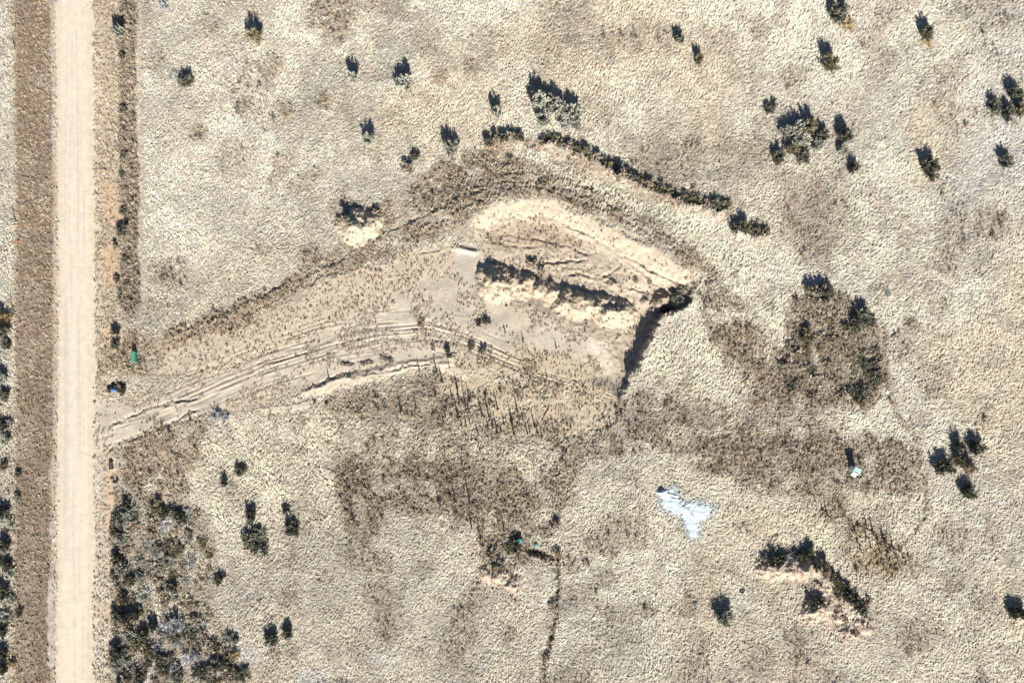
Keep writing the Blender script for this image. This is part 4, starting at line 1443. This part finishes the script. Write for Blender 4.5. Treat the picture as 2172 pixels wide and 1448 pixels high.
for i, (x, y) in enumerate(fill):
    kd = _r.choice(('brush', 'brush', 'brush', 'olive', 'sparse', 'sparse'))
    shrub(x, y + 9, _r.uniform(10, 15), _r.uniform(.45, .95), kd, 'knee-high twiggy brush in the east brush patch, %s from the north' % ordi(i + 1), 'knee-high brush of the east brush patch', name='brush', cat='brush')
fill2 = []
THK = [(250, 1075), (330, 1070), (400, 1090), (440, 1180), (420, 1290), (470, 1350), (505, 1400), (512, 1460), (245, 1460)]
tries = 0
while len(fill2) < 78 and tries < 6000:
    tries += 1
    x, y = _r.uniform(245, 512), _r.uniform(1070, 1455)
    if sdf_poly(np.array([x]), np.array([y]), THK)[0] < -2 and all((x - q[0]) ** 2 + (y - q[1]) ** 2 > 21 ** 2 for q in fill2):
        fill2.append((x, y))
fill2.sort(key=lambda q: (q[1], q[0]))
for i, (x, y) in enumerate(fill2):
    kd = _r.choice(('brush', 'brush', 'sage', 'olive', 'sparse', 'grey'))
    shrub(x, y + 9, _r.uniform(10, 16), _r.uniform(.45, .9), kd, 'knee-high undergrowth bush in the roadside thicket, %s from the north' % ordi(i + 1), 'undergrowth of the roadside thicket', name='brush', cat='brush')

# small dark plants on and round the pad
GP = 'small dark plants on the sandy pad'
for a in [(895, 696, 10, .7, 'brush', 'small dark plant beside the curved ruts in the middle of the pad'), (1030, 690, 9, .7, 'dark', 'small dark plant south west of the row of soil heaps'),
          (1016, 694, 7, .6, 'dark', 'smaller dark plant left of the one south west of the soil heaps'), (950, 750, 7, .8, 'dark', 'dark leaning plant at the south edge of the pad'),
          (918, 746, 7, .5, 'brush', 'small bush west of the dark leaning plant at the pad\'s south edge'), (1025, 756, 11, .8, 'brush', 'brown bush south of the pad\'s middle, right of the pale bare spot'),
          (1000, 745, 10, .6, 'olive', 'low olive bush right of the dark leaning plant'), (455, 895, 14, 1.0, 'grey', 'grey bush on the south verge of the drive'),
          (478, 900, 12, .8, 'grey', 'grey bush right of the other on the south verge of the drive'), (735, 780, 15, .35, 'brush', 'low dark bush lying in the furrow at the drive\'s south edge, west one'),
          (778, 776, 17, .35, 'brush', 'low dark bush lying in the furrow at the drive\'s south edge, middle one'), (822, 769, 18, .4, 'brush', 'low dark bush lying in the furrow at the drive\'s south edge, east one'),
          (1130, 572, 13, .8, 'brush', 'brush growing at the west end of the soil heap row, northern one'), (1148, 590, 13, .8, 'brush', 'brush in the gap of the soil heap row'),
          (1452, 625, 13, .9, 'brush', 'brush at the head of the cut bank, north one'), (1442, 646, 14, .9, 'dark', 'dark brush at the head of the cut bank, middle one'),
          (1418, 668, 13, .8, 'dark', 'dark brush at the head of the cut bank, west one'), (1350, 602, 8, .6, 'brush', 'dead brush in the east of the pit'),
          (1380, 604, 8, .5, 'brush', 'dead brush right of another in the east of the pit'), (665, 556, 17, .5, 'brush', 'flat brown bush on the trail west of the soil mound'),
          (735, 478, 10, .8, 'brush', 'brown bush on the west foot of the lone soil mound'), (800, 462, 10, .8, 'brush', 'brown bush on the east foot of the lone soil mound'),
          (720, 474, 8, .7, 'brush', 'outer brown bush on the west foot of the lone soil mound'), (900, 1000, 0.1, .1, 'brush', None)]:
    if a[5]:
        shrub(*a, GP, ry=(6 if 'furrow' in a[5] else None), name='bush', cat='bush')
# round the teal lids and the trench
for a in [(1094, 1166, 14, 1.2, 'dark', 'dark bush beside the teal lid'), (1078, 1176, 12, .8, 'olive', 'low green-brown bush west of the teal lid'),
          (1182, 1186, 11, 1.0, 'tan', 'yellow-brown bush at the corner of the trench'), (1044, 1190, 14, .9, 'brush', 'brown bush west of the teal lids'),
          (1180, 1122, 12, .9, 'brush', 'brown bush north of the trench corner'), (1060, 1215, 14, .8, 'brush', 'brown bush on the sandy spot south west of the teal lids'),
          (1170, 1290, 9, .6, 'brush', 'brown bush in the trench halfway down')]:
    shrub(*a, 'bushes round the teal lids and trench', name='bush', cat='bush')
# roadside ditch east
row = [(258, 455, 8, .7), (258, 500, 13, 1.2), (244, 528, 8, .7), (262, 556, 7, .6), (246, 598, 9, .8), (266, 612, 7, .8), (262, 415, 8, .6), (256, 375, 7, .5), (260, 335, 8, .7), (243, 712, 9, 1.1),
       (244, 742, 10, .8), (258, 238, 8, .8), (262, 285, 8, .7), (246, 830, 14, 1.1), (260, 838, 9, .9), (232, 834, 8, .8)]
row.sort(key=lambda q: q[1])
for i, (x, y, r_, h) in enumerate(row):
    shrub(x, y, r_, h, ('dark', 'brush', 'dark')[i % 3], 'small dark bush in the ditch east of the road, %s from the top' % ordi(i + 1), 'bushes in the ditch east of the road', name='bush', cat='bush')
# bushes on the left edge of the picture
row = [(6, 690, 20, 1.4, 'tan'), (4, 720, 16, 1.9, 'dark'), (12, 740, 12, 1.0, 'dark'), (4, 815, 13, 1.2, 'sage'), (8, 850, 12, 1.0, 'dark'), (20, 905, 10, .7, 'sage'), (3, 912, 12, 1.2, 'dark'), (10, 945, 13, .9, 'sage'),
       (8, 1000, 10, .9, 'olive'), (36, 1012, 8, .6, 'dark'), (35, 1062, 8, .8, 'sage'), (5, 1102, 14, 1.4, 'dark'), (20, 1120, 12, .6, 'sage'), (7, 1170, 13, 1.5, 'dark'), (8, 1212, 14, 1.3, 'dark'),
       (24, 1225, 11, .7, 'sage'), (5, 1272, 14, 1.5, 'dark'), (22, 1282, 12, .8, 'sage'), (38, 1312, 10, .7, 'olive'), (4, 1352, 13, 1.2, 'dark'), (4, 1400, 12, 1.3, 'dark'), (8, 1430, 12, 1.2, 'dark'),
       (26, 1420, 12, .8, 'tan'), (10, 1322, 14, .8, 'sage')]
for i, (x, y, r_, h, kd) in enumerate(row):
    shrub(x, y, r_, h, kd, '%s shrub along the left picture edge, %s from the top' % ({'tan': 'tan', 'dark': 'dark', 'sage': 'pale grey', 'olive': 'olive'}[kd], ordi(i + 1)), 'shrubs along the left edge', name='shrub')

# the roadside thicket at lower left, three strips read from north to south
TH = {'west': [(262, 1078, 12, 1.3, 'dark'), (250, 1112, 12, 1.2, 'dark'), (270, 1108, 13, 1.0, 'sage'), (284, 1122, 11, .9, 'brush'), (240, 1142, 10, 1.4, 'dark'), (254, 1150, 12, 1.1, 'sage'), (270, 1172, 12, .8, 'brush'),
               (246, 1200, 11, 1.2, 'dark'), (262, 1216, 13, 1.0, 'sage'), (270, 1238, 12, 1.0, 'dark'), (240, 1235, 9, 1.0, 'dark'), (258, 1276, 11, 1.6, 'dark'), (262, 1292, 13, .9, 'tan'), (250, 1312, 12, 1.5, 'dark'),
               (266, 1322, 13, 1.5, 'dark'), (288, 1312, 10, 1.5, 'dark'), (246, 1346, 11, .9, 'sage'), (272, 1362, 13, 1.2, 'sage'), (286, 1372, 12, .9, 'olive'), (250, 1398, 13, 1.9, 'dark'), (268, 1412, 14, 1.3, 'sage'),
               (246, 1432, 12, 1.0, 'sage'), (272, 1440, 13, 1.1, 'dark'), (258, 1462, 14, 1.1, 'brush')],
      'middle': [(330, 1086, 14, 1.2, 'olive'), (350, 1096, 15, 1.3, 'dark'), (372, 1094, 13, 1.2, 'dark'), (386, 1112, 12, 1.0, 'dark'), (318, 1120, 13, .8, 'brush'), (342, 1118, 13, .7, 'brush'), (316, 1150, 11, .9, 'grey'),
                 (330, 1172, 13, .9, 'brush'), (356, 1180, 14, 1.2, 'dark'), (370, 1164, 12, 1.0, 'brush'), (312, 1212, 14, .8, 'sage'), (300, 1236, 14, .9, 'sage'), (336, 1214, 12, .8, 'brush'), (350, 1262, 14, 1.0, 'brush'),
                 (366, 1252, 12, 1.1, 'dark'), (304, 1274, 14, .8, 'sage'), (346, 1292, 14, .8, 'brush'), (322, 1338, 13, 1.3, 'dark'), (338, 1350, 16, 1.3, 'grey'), (362, 1346, 16, 1.5, 'grey'), (384, 1340, 14, 1.3, 'grey'),
                 (372, 1372, 14, 1.2, 'grey'), (300, 1350, 13, 1.2, 'dark'), (318, 1392, 14, .9, 'olive'), (332, 1400, 13, 1.2, 'dark'), (350, 1424, 14, 1.3, 'dark'), (366, 1422, 12, 1.0, 'grey'), (306, 1428, 13, .9, 'brush'),
                 (300, 1452, 13, 1.1, 'dark'), (326, 1452, 12, .9, 'brush'), (376, 1452, 13, 1.0, 'sage')],
      'east': [(400, 1140, 12, .9, 'brush'), (412, 1100, 12, .6, 'brush'), (426, 1160, 13, .7, 'olive'), (440, 1182, 12, .7, 'olive'), (400, 1212, 13, .7, 'brush'), (392, 1300, 14, .7, 'brush'), (412, 1328, 14, .8, 'brush'),
               (402, 1360, 12, 1.1, 'dark'), (430, 1360, 14, .9, 'brush'), (456, 1370, 14, 1.0, 'olive'), (484, 1366, 12, 1.0, 'sage'), (498, 1362, 9, 1.1, 'sage'), (440, 1392, 15, 1.0, 'brush'), (470, 1394, 14, .9, 'brush'),
               (400, 1412, 15, 1.3, 'grey'), (416, 1400, 12, 1.1, 'grey'), (422, 1438, 12, 1.5, 'dark'), (452, 1424, 15, 1.1, 'dark'), (478, 1420, 15, 1.1, 'dark'), (494, 1400, 12, .8, 'tan'), (506, 1442, 14, 1.2, 'dark'),
               (482, 1450, 13, 1.0, 'brush'), (446, 1458, 13, .8, 'olive')]}
KW = {'dark': 'dark', 'sage': 'silver-green', 'brush': 'brown leafless', 'tan': 'tan', 'olive': 'olive', 'grey': 'pale grey twiggy'}
for strip, lst in TH.items():
    lst = sorted(lst, key=lambda q: q[1])
    cnt = {}
    for (x, y, r_, h, kd) in lst:
        cnt[kd] = cnt.get(kd, 0) + 1
        where = {'west': 'western strip of the roadside thicket', 'middle': 'middle strip of the roadside thicket', 'east': 'eastern strip of the roadside thicket'}[strip]
        shrub(x + RR.uniform(-5, 5), y + 4 + RR.uniform(-4, 4), (r_ + 1) * RR.uniform(.7, 1.35), h * RR.uniform(.65, 1.15), kd, '%s shrub, %s such from the north, %s' % (KW[kd], ordi(cnt[kd]), where), 'shrubs of the roadside thicket')


# ------------------------------------------------------------------ dead stalks
def stalk_mesh(seed):
    r = random.Random(seed)
    mb = MB()
    pts, x, y = [], 0, 0
    for i in range(5):
        pts.append((x, y, -.08 + 1.08 * i / 4))
        x += r.uniform(-.012, .012)
        y += r.uniform(-.012, .012)
    mb.tube(pts, [.125, .10, .08, .055, .03], 5)
    tw = MB()
    for k in range(7):
        f = r.uniform(.25, .95)
        a = r.uniform(0, 6.28)
        l_ = .14 * (1.15 - f)
        b = (pts[0][0] * (1 - f) + pts[-1][0] * f, pts[0][1] * (1 - f) + pts[-1][1] * f, f)
        tw.tube([b, (b[0] + math.cos(a) * l_, b[1] + math.sin(a) * l_, f + .05)], [.035, .012], 3, False)
    for k in range(3):
        a = r.uniform(0, 6.28)
        tw.tube([(0, 0, .02), (math.cos(a) * .13, math.sin(a) * .13, .05)], [.03, .01], 3, False)
    out = []
    for nm, b in (('stem', mb), ('twigs', tw)):
        me = bpy.data.meshes.new(nm)
        me.from_pydata(b.v, [], b.f)
        me.materials.append(M_stalk)
        out.append(me)
    return out


STK = [stalk_mesh(40 + i) for i in range(6)]
TANL = math.tan(SUN_EL)


def stalk(i, x, y, L, label, group, name='dead_stalk', cat='stalk'):
    h = L / S * TANL * 1.0
    k = 1 + 0
    wide = .9 + .5 * min(h, 2.2) / 2.2
    e = empty(name, P(x * k, y * k), RR.uniform(0, 6.28), (wide, wide, h))
    e.rotation_euler = (RR.uniform(-.05, .05), RR.uniform(-.05, .05), RR.uniform(0, 6.28))
    tag(e, label, cat, group)
    for me in STK[i % 6]:
        link(bpy.data.objects.new(me.name, me), e)


south = [(927, 789, 44), (939, 810, 43), (954, 780, 20), (971, 824, 40), (975, 853, 65), (973, 886, 55), (945, 884, 40), (941, 895, 35), (996, 851, 42), (989, 867, 60), (994, 869, 30), (980, 900, 25), (989, 901, 30),
         (997, 897, 28), (1023, 880, 55), (1039, 890, 60), (1046, 905, 45), (1054, 916, 50), (1056, 868, 45), (1036, 909, 28), (1012, 912, 22), (1087, 894, 45), (1090, 920, 55), (1096, 934, 20), (1098, 872, 45),
         (1119, 919, 35), (1124, 916, 32), (1134, 904, 40), (1139, 918, 28), (1150, 928, 28), (1015, 922, 30), (1017, 950, 25), (1001, 931, 20), (966, 925, 15), (890, 786, 30), (903, 786, 15), (850, 870, 45), (883, 865, 40),
         (698, 803, 30), (995, 1058, 60), (966, 1062, 45), (930, 1062, 35), (1000, 1115, 45), (1069, 1120, 36), (1100, 1182, 30), (1046, 1200, 55), (1020, 1140, 40), (890, 1004, 30), (1196, 1196, 25), (980, 985, 35),
         (925, 838, 25), (960, 846, 35), (1070, 900, 30), (1110, 890, 24)]
south.sort()
for i, (x, y, L_) in enumerate(south):
    stalk(i, x, y, L_, 'thin dead stalk in the weeds south of the pad, %s from the west' % ordi(i + 1), 'dead stalks south of the pad')
east = [(1296, 906, 32), (1543, 1000, 30), (1358, 788, 22), (1410, 768, 26), (1618, 1012, 20), (1615, 975, 24), (1160, 800, 20), (1230, 870, 20), (1180, 738, 22), (1110, 726, 26), (1072, 706, 22), (1506, 640, 32), (1522, 660, 24)]
east.sort()
for i, (x, y, L_) in enumerate(east):
    stalk(i, x, y, L_, 'single dead stalk apart from the patches, %s from the west' % ordi(i + 1), 'dead stalks scattered east of the patch')
br = [(1737, 815, 32), (1719, 852, 30), (1675, 855, 30), (1768, 862, 28), (1805, 684, 62), (1813, 680, 55), (1823, 664, 48), (1760, 612, 30), (1745, 615, 26), (1708, 620, 22), (1854, 712, 28), (1864, 758, 34), (1770, 640, 34), (1800, 640, 30),
      (1712, 712, 40), (1722, 716, 32), (1700, 718, 26)]
br.sort()
for i, (x, y, L_) in enumerate(br):
    stalk(i, x, y, L_, 'tall thin dead stalk on the east brush patch, %s from the west' % ordi(i + 1), 'dead stalks on the east brush patch')
lr = [(1838, 1120, 48), (1852, 1132, 44), (1874, 1148, 46), (1892, 1160, 42), (1836, 1136, 42), (1849, 1124, 30), (1860, 1150, 34), (1870, 1140, 30), (1878, 1158, 36), (1888, 1166, 30), (1896, 1172, 34), (1906, 1168, 26), (1866, 1170, 30), (1846, 1160, 28), (1818, 1150, 28), (1882, 1186, 26),
      (1754, 1092, 44), (1744, 1080, 34), (1715, 1044, 34), (1728, 1062, 24), (1826, 1170, 24), (1915, 1182, 22), (1812, 1128, 26), (1926, 1178, 24)]
lr.sort()
for i, (x, y, L_) in enumerate(lr):
    stalk(i, x, y, L_, 'brown dead stalk in the orange-brown weed patch at right, %s from the west' % ordi(i + 1), 'dead stalks in the orange-brown weed patch')


# ------------------------------------------------------------------ built things
def utility_box():
    h = 1.15
    e = empty('utility_box', P(288.3, 756.5))
    tag(e, 'dark green metal utility box with a flat lid, standing in weeds east of the road', 'utility box')
    w_, l_ = .33, .92
    MB().box(-w_, -l_, .06, w_, l_, h - .08).build('body', M_green2, e, .015)
    MB().box(-w_ - .03, -l_ - .04, h - .08, w_ + .03, l_ + .04, h).build('lid', M_green, e, .02)
    MB().box(-w_ - .08, -l_ - .08, -.25, w_ + .08, l_ + .08, .06).build('base_slab', M_conc, e, .01)
    for s_ in (-1, 1):
        MB().box(w_, -.86 if s_ < 0 else .02, .12, w_ + .018, -.02 if s_ < 0 else .86, h - .14).build('door', M_green2, e, .005)
    MB().box(w_ + .018, -.05, .55, w_ + .045, .05, .75).build('handle', M_dkst, e)


utility_box()


def pipe_end(x, y, rz, r_, ln, mat, name, label, tilt=0.0, dz=0.12, cat='pipe'):
    e = empty(name, P(x, y, dz), rz)
    e.rotation_euler = (tilt, 0, rz)
    tag(e, label, cat)
    prof_o, prof_i = [], []
    n = 14
    vs_, fs_ = [], []
    steps = 26
    for k in range(steps + 1):
        yy = -ln / 2 + ln * k / steps
        ro = r_ * (1 + .035 * math.sin(k * math.pi / 1.5))
        for j in range(n):
            a = 2 * math.pi * j / n
            vs_.append((ro * math.cos(a), yy, ro * math.sin(a)))
    for k in range(steps):
        for j in range(n):
            fs_.append((k * n + j, k * n + (j + 1) % n, (k + 1) * n + (j + 1) % n, (k + 1) * n + j))
    mb = MB()
    mb.add(vs_, fs_)
    o = mb.build('barrel', mat, e, smooth=True)
    sm = o.modifiers.new('wall', 'SOLIDIFY')
    sm.thickness = .03
    rim = MB()
    for s_ in (-1, 1):
        pts = [((r_ + .01) * math.cos(a * math.pi / 8), s_ * ln / 2, (r_ + .01) * math.sin(a * math.pi / 8)) for a in range(17)]
        rim.tube(pts, [.03] * 17, 5, False)
    rim.build('rim', M_rust, e)
    return e


pipe_end(235.8, 987, 0.02, .34, 1.25, M_galv, 'culvert_pipe', 'dark corrugated culvert pipe end poking out of the sand east of the road', dz=.15, cat='culvert pipe')
pipe_end(245, 826, 1.5, .2, .9, M_bluep, 'blue_pipe', 'short bright blue pipe lying in the dark brushy hollow by the road', dz=.95, cat='pipe')


def riser(x, y, h, m, label):
    e = empty('tank_lid', P(x, y, 0))
    tag(e, label, 'tank lid', 'round teal tank lids')
    MB().lathe([(.36, -.4), (.36, h - .08)], 24).build('riser', M_teal2 if m is M_teal2 else M_teal, e, smooth=True)
    MB().lathe([(.41, h - .09), (.42, h - .03), (.38, h), (.14, h + .03), (.001, h + .035)], 24).build('lid', m, e)
    rb = MB()
    for k in range(6):
        a = k * math.pi / 3
        rb.box(.12, -.018, h + .005, .36, .018, h + .03, Matrix.Rotation(a, 4, 'Z'))
    rb.build('ribs', m, e)
    for k in range(4):
        a = k * math.pi / 2 + .4
        MB().lathe([(.03, h - .01), (.03, h + .025), (.001, h + .03)], 8, (.36 * math.cos(a), .36 * math.sin(a))).build('bolt', M_dkst, e)


riser(1103, 1143.5, .95, M_teal, 'bright teal round tank lid with a dark shadow, the left one of two')
riser(1137, 1156, .40, M_teal2, 'faded teal round tank lid, lower one to the right of the bright lid')


def white_stub(x, y, h, label):
    e = empty('vent_pipe', P(x, y), .3)
    e.rotation_euler = (.1, .15, .3)
    tag(e, label, 'pipe', 'white vent pipes')
    MB().lathe([(.06, -.2), (.06, h)], 12).build('pipe', M_white, e, smooth=True)
    MB().lathe([(.08, h - .05), (.085, h + .02), (.05, h + .06), (.001, h + .07)], 12).build('cap', M_white, e)


white_stub(1071.5, 1144, .7, 'short white vent pipe left of the bright teal lid')
white_stub(1072.5, 1183, .5, 'short white vent pipe below and left of the bright teal lid')


def equipment():
    e = empty('equipment_box', P(1807, 992), math.radians(-27))
    tag(e, 'pale green topped metal box standing tall in the weeds with a long dark shadow', 'equipment box')
    h = 2.25
    MB().box(-.55, -.32, .25, .55, .32, h - .06).build('body', M_pgs, e, .02)
    MB().box(-.62, -.38, h - .06, .62, .40, h + .02).build('lid', M_pale, e, .02)
    for sx in (-1, 1):
        for sy in (-1, 1):
            MB().box(sx * .5 - .04, sy * .27 - .04, -.3, sx * .5 + .04, sy * .27 + .04, .25).build('leg', M_dkst, e)
    MB().box(-.5, -.335, .35, .5, -.322, h - .2).build('door', M_pale, e)
    MB().box(.3, -.36, .95, .4, -.335, 1.15).build('handle', M_dkst, e)
    e = empty('solar_panel', P(1805.5, 1003.5), math.radians(-22))
    tag(e, 'small blue panel with a white frame, tilted beside the pale green box', 'solar panel')
    Rm = Matrix.Translation((0, 0, 1.1)) @ Matrix.Rotation(math.radians(32), 4, 'X')
    MB().box(-.34, -.36, -.02, .34, .36, .02, Rm).build('panel', M_blue, e)
    fr = MB()
    fr.box(-.38, -.40, -.03, -.34, .40, .03, Rm)
    fr.box(.34, -.40, -.03, .52, .40, .03, Rm)
    fr.box(-.34, -.40, -.03, .34, -.36, .03, Rm)
    fr.box(-.34, .36, -.03, .34, .40, .03, Rm)
    fr.build('frame', M_whitem, e)
    MB().tube([(0, 0, -.3), (0, 0, 1.06)], [.045, .045], 10).build('post', M_galv, e)


equipment()


def post(x, y, h, label, group, mat=None, rad=.07, lean=(0, 0), name='fence_post', cat='fence post', cap=None):
    e = empty(name, P(x, y))
    e.rotation_euler = (lean[0], lean[1], 0)
    tag(e, label, cat, group)
    MB().tube([(0, 0, -.3), (0, 0, h * .5), (0, 0, h)], [rad, rad * .95, rad * .85], 8).build('pole', mat or M_post, e)
    if cap:
        MB().lathe([(rad * .95, h - .12), (rad, h), (rad * .4, h + .06), (.001, h + .07)], 8).build('cap', cap, e)
    return e


FP = [(33, 106, 1.5), (34, 290, 1.1), (32, 372, 0.9), (33, 470, 1.9), (36, 600, 1.1), (38, 720, 1.0), (38, 860, 1.1), (40, 1000, 1.1), (40, 1140, 1.1), (40, 1290, 1.1), (40, 1420, 1.1)]
for i, (x, y, h) in enumerate(FP):
    post(x, y, h, 'weathered wooden fence post west of the mown ditch, %s from the top' % ordi(i + 1), 'fence posts west of the mown ditch', rad=.10 if h > 1.3 else .06, lean=(RR.uniform(-.04, .04), RR.uniform(-.04, .04)))
post(1349.5, 1034, 1.45, 'dark steel marker post standing in the small white powder patch', None, M_dkst, .06, name='marker_post', cat='post')
for (x, y, a, lb) in ((33, 479, .2, 'orange marker stake lying at the foot of the tallest fence post'), (34, 512, -.1, 'orange marker stake lying in the grass south of the tallest fence post')):
    e = empty('marker_stake', P(x, y, .28), a)
    tag(e, lb, 'stake', 'orange marker stakes')
    MB().box(-.5, -.05, -.02, .5, .05, .03).build('lath', M_orange, e, .01)
    MB().box(.5, -.02, -.015, .66, .02, .025).build('tip', M_orange, e)


def tyre():
    e = empty('old_tyre', P(1574, 1253, .22), .5)
    tag(e, 'small black tyre lying in the grass right of the frosted grey shrub', 'tyre')
    prof = []
    for k in range(13):
        a = 2 * math.pi * k / 12
        prof.append((.33 + .12 * math.cos(a), .11 * math.sin(a)))
    e.rotation_euler = (.2, .1, 0)
    MB().lathe(prof, 24).build('tread', M_rubber, e, smooth=True)
    MB().lathe([(.21, -.05), (.2, 0), (.21, .05)], 24).build('bead', M_galv, e)


tyre()


# white powder spread on the grass: a draped sheet with its own thickness
def powder(name, pts, thick, label, ridges=(), step=1.1, ragg=9):
    xs = [p[0] for p in pts]
    ys = [p[1] for p in pts]
    X = np.arange(min(xs) - 12, max(xs) + 12, step)
    Y = np.arange(min(ys) - 12, max(ys) + 12, step)
    X, Y = np.meshgrid(X, Y)
    d = sdf_poly(X + (vnoise(X, Y, 5, 140) - .5) * ragg + (vnoise(X, Y, 2.6, 141) - .5) * ragg * .5, Y + (vnoise(X, Y, 5, 142) - .5) * ragg + (vnoise(X, Y, 2.6, 143) - .5) * ragg * .5, pts)
    t = thick * (1 - sst(-14, 2, d)) + .22 * (1 - sst(-6, 0.5, d)) - .28 * sst(0, 5, d) - .02
    t += (vnoise(X, Y, 7, 144) - .5) * .10 + (vnoise(X, Y, 3, 145) - .5) * .05
    for (p, hgt, wd_) in ridges:
        dd_, ss_, tt_ = pl_dist(X, Y, p)
        t += hgt * np.clip(1 - dd_ / wd_, 0, 1) * (d < 0)
    Z = hz(X, Y) + t
    ny, nx = X.shape
    ii = np.arange(nx * ny).reshape(ny, nx)
    q = np.stack([ii[:-1, :-1], ii[1:, :-1], ii[1:, 1:], ii[:-1, 1:]], -1).reshape(-1, 4)
    dm_ = d[:-1, :-1].reshape(-1)
    q = q[dm_ < 3.0]
    V_ = np.stack([(X - CX) / S, (CY - Y) / S, Z], -1).reshape(-1, 3)
    used, inv = np.unique(q, return_inverse=True)
    me = mesh_np(name, V_[used], inv.reshape(-1, 4), [M_powder])
    o = link(bpy.data.objects.new(name, me))
    tag(o, label, 'powder pile', 'white powder on the grass')


powder('powder_pile', [(1391, 1042), (1404, 1036), (1425, 1030), (1436, 1034), (1444, 1056), (1452, 1066), (1474, 1060), (1496, 1066), (1516, 1076), (1506, 1092), (1484, 1110), (1482, 1138), (1466, 1144), (1446, 1098), (1426, 1086), (1402, 1080)],
       .10, 'large spill of bright white powder shaped like a bird in the grass', [([(1398, 1040), (1412, 1046)], .35, 7), ([(1418, 1046), (1432, 1050)], .18, 4), ([(1424, 1055), (1444, 1059)], .18, 3), ([(1455, 1078), (1470, 1096)], .12, 5), ([(1396, 1044), (1412, 1038)], .3, 5)])
powder('powder_pile', [(1345, 1030), (1353, 1028), (1357, 1040), (1352, 1046), (1346, 1040)], .1, 'small patch of white powder round the steel marker post', ragg=5)
powder('powder_pile', [(1420, 1128), (1432, 1124), (1428, 1136)], .03, 'faint scattering of white powder south west of the large spill', ragg=6)


PWv = variant_collection('powder_bits', [clod_mesh(350 + i, M_powder) for i in range(3)])
_r2 = np.random.RandomState(61)
px = _r2.uniform(1375, 1530, 9000)
py = _r2.uniform(1015, 1165, 9000)
_d = sdf_poly(px, py, [(1391, 1042), (1404, 1036), (1425, 1030), (1436, 1034), (1444, 1056), (1452, 1066), (1474, 1060), (1496, 1066), (1516, 1076), (1506, 1092), (1484, 1110), (1482, 1138), (1466, 1144), (1446, 1098), (1426, 1086), (1402, 1080)])
_k = (_d > -2) & (_r2.rand(9000) < np.exp(-np.clip(_d, 0, None) / 4.5))
px, py = px[_k], py[_k]
n = len(px)
sc = np.repeat(_r2.uniform(.06, .17, n)[:, None], 3, 1)
scatter('powder_specks', 'crumbs of white powder caught in the grass round the large spill', 'powder', PWv, px, py, _r2.uniform(0, 6, (n, 3)), sc, _r2.randint(0, 3, n), np.ones((n, 3)), .14)


def log(x, y, ang, ln, rad, label, mat, dz=.15):
    e = empty('fallen_log', P(x, y, dz), ang)
    tag(e, label, 'log')
    MB().tube([(-ln / 2, 0, 0), (-ln / 6, .05, .04), (ln / 5, -.04, .03), (ln / 2, .03, .0)], [rad, rad * .9, rad * .75, rad * .5], 7).build('stem', mat, e)
    tw = MB()
    for k in (-.2, .15, .32):
        tw.tube([(ln * k, 0, 0), (ln * k + .25, .35 * (1 if k > 0 else -1), .15)], [rad * .4, rad * .15], 5)
    tw.build('branch', mat, e)


log(1652, 1192, .75, 2.2, .12, 'bleached branch leaning across the west end of the lower right windrow', M_log, 1.0)
log(1644, 1202, 1.0, 1.8, .10, 'second pinkish branch below the bleached one on the lower right windrow', M_log, 1.2)
log(1158, 876, 1.12, 3.1, .10, 'reddish-brown branch lying slantwise east of the stalk patch', M_rust, .15)
log(958, 757, .25, 1.6, .13, 'short dark log lying at the south edge of the pad', M_bark, .15)
log(1770, 1322, -1.1, 2.2, .12, 'dark log on the pinkish soil below the bent windrow', M_bark, .15)
log(1817, 1340, -.9, 1.9, .07, 'thin forked branch on the sandy spot at the bent windrow\'s east end', M_bark, .12)
log(282, 738, 1.0, 1.5, .03, 'thin pale stick leaning beside the green utility box', M_log, .5)


def rock(x, y, r_, label, mat, seed):
    me = clod_mesh(seed, mat)
    o = bpy.data.objects.new('stone', me)
    o.location = P(x, y, r_ * .4)
    o.scale = (r_, r_, r_)
    link(o)
    tag(o, label, 'stone')


rock(1033, 508, .2, 'single bright white stone at the pit\'s north west corner', M_white, 401)
rock(1026, 553, .14, 'small white stone on the west rim of the pit', M_white, 402)
rock(1074, 649, .3, 'dark reddish clod below the west end of the soil heap row', M_bark, 403)
rock(1124, 649, .18, 'dark clod south of the middle of the soil heap row', M_bark, 404)
rock(1205, 659, .2, 'dark stone on the pale sand under the big soil heaps', M_bark, 405)
rock(898, 639, .22, 'dark brown clod lying on the sandy pad', M_bark, 406)
rock(919, 744, .3, 'blue-grey stone at the south edge of the pad', M_stone, 407)

import re as _re
for _o in scene.objects:
    if _o.get('label') and len(_re.findall(r"[A-Za-z']+", _o['label'])) > 16:
        print('LONG', _o['label'])
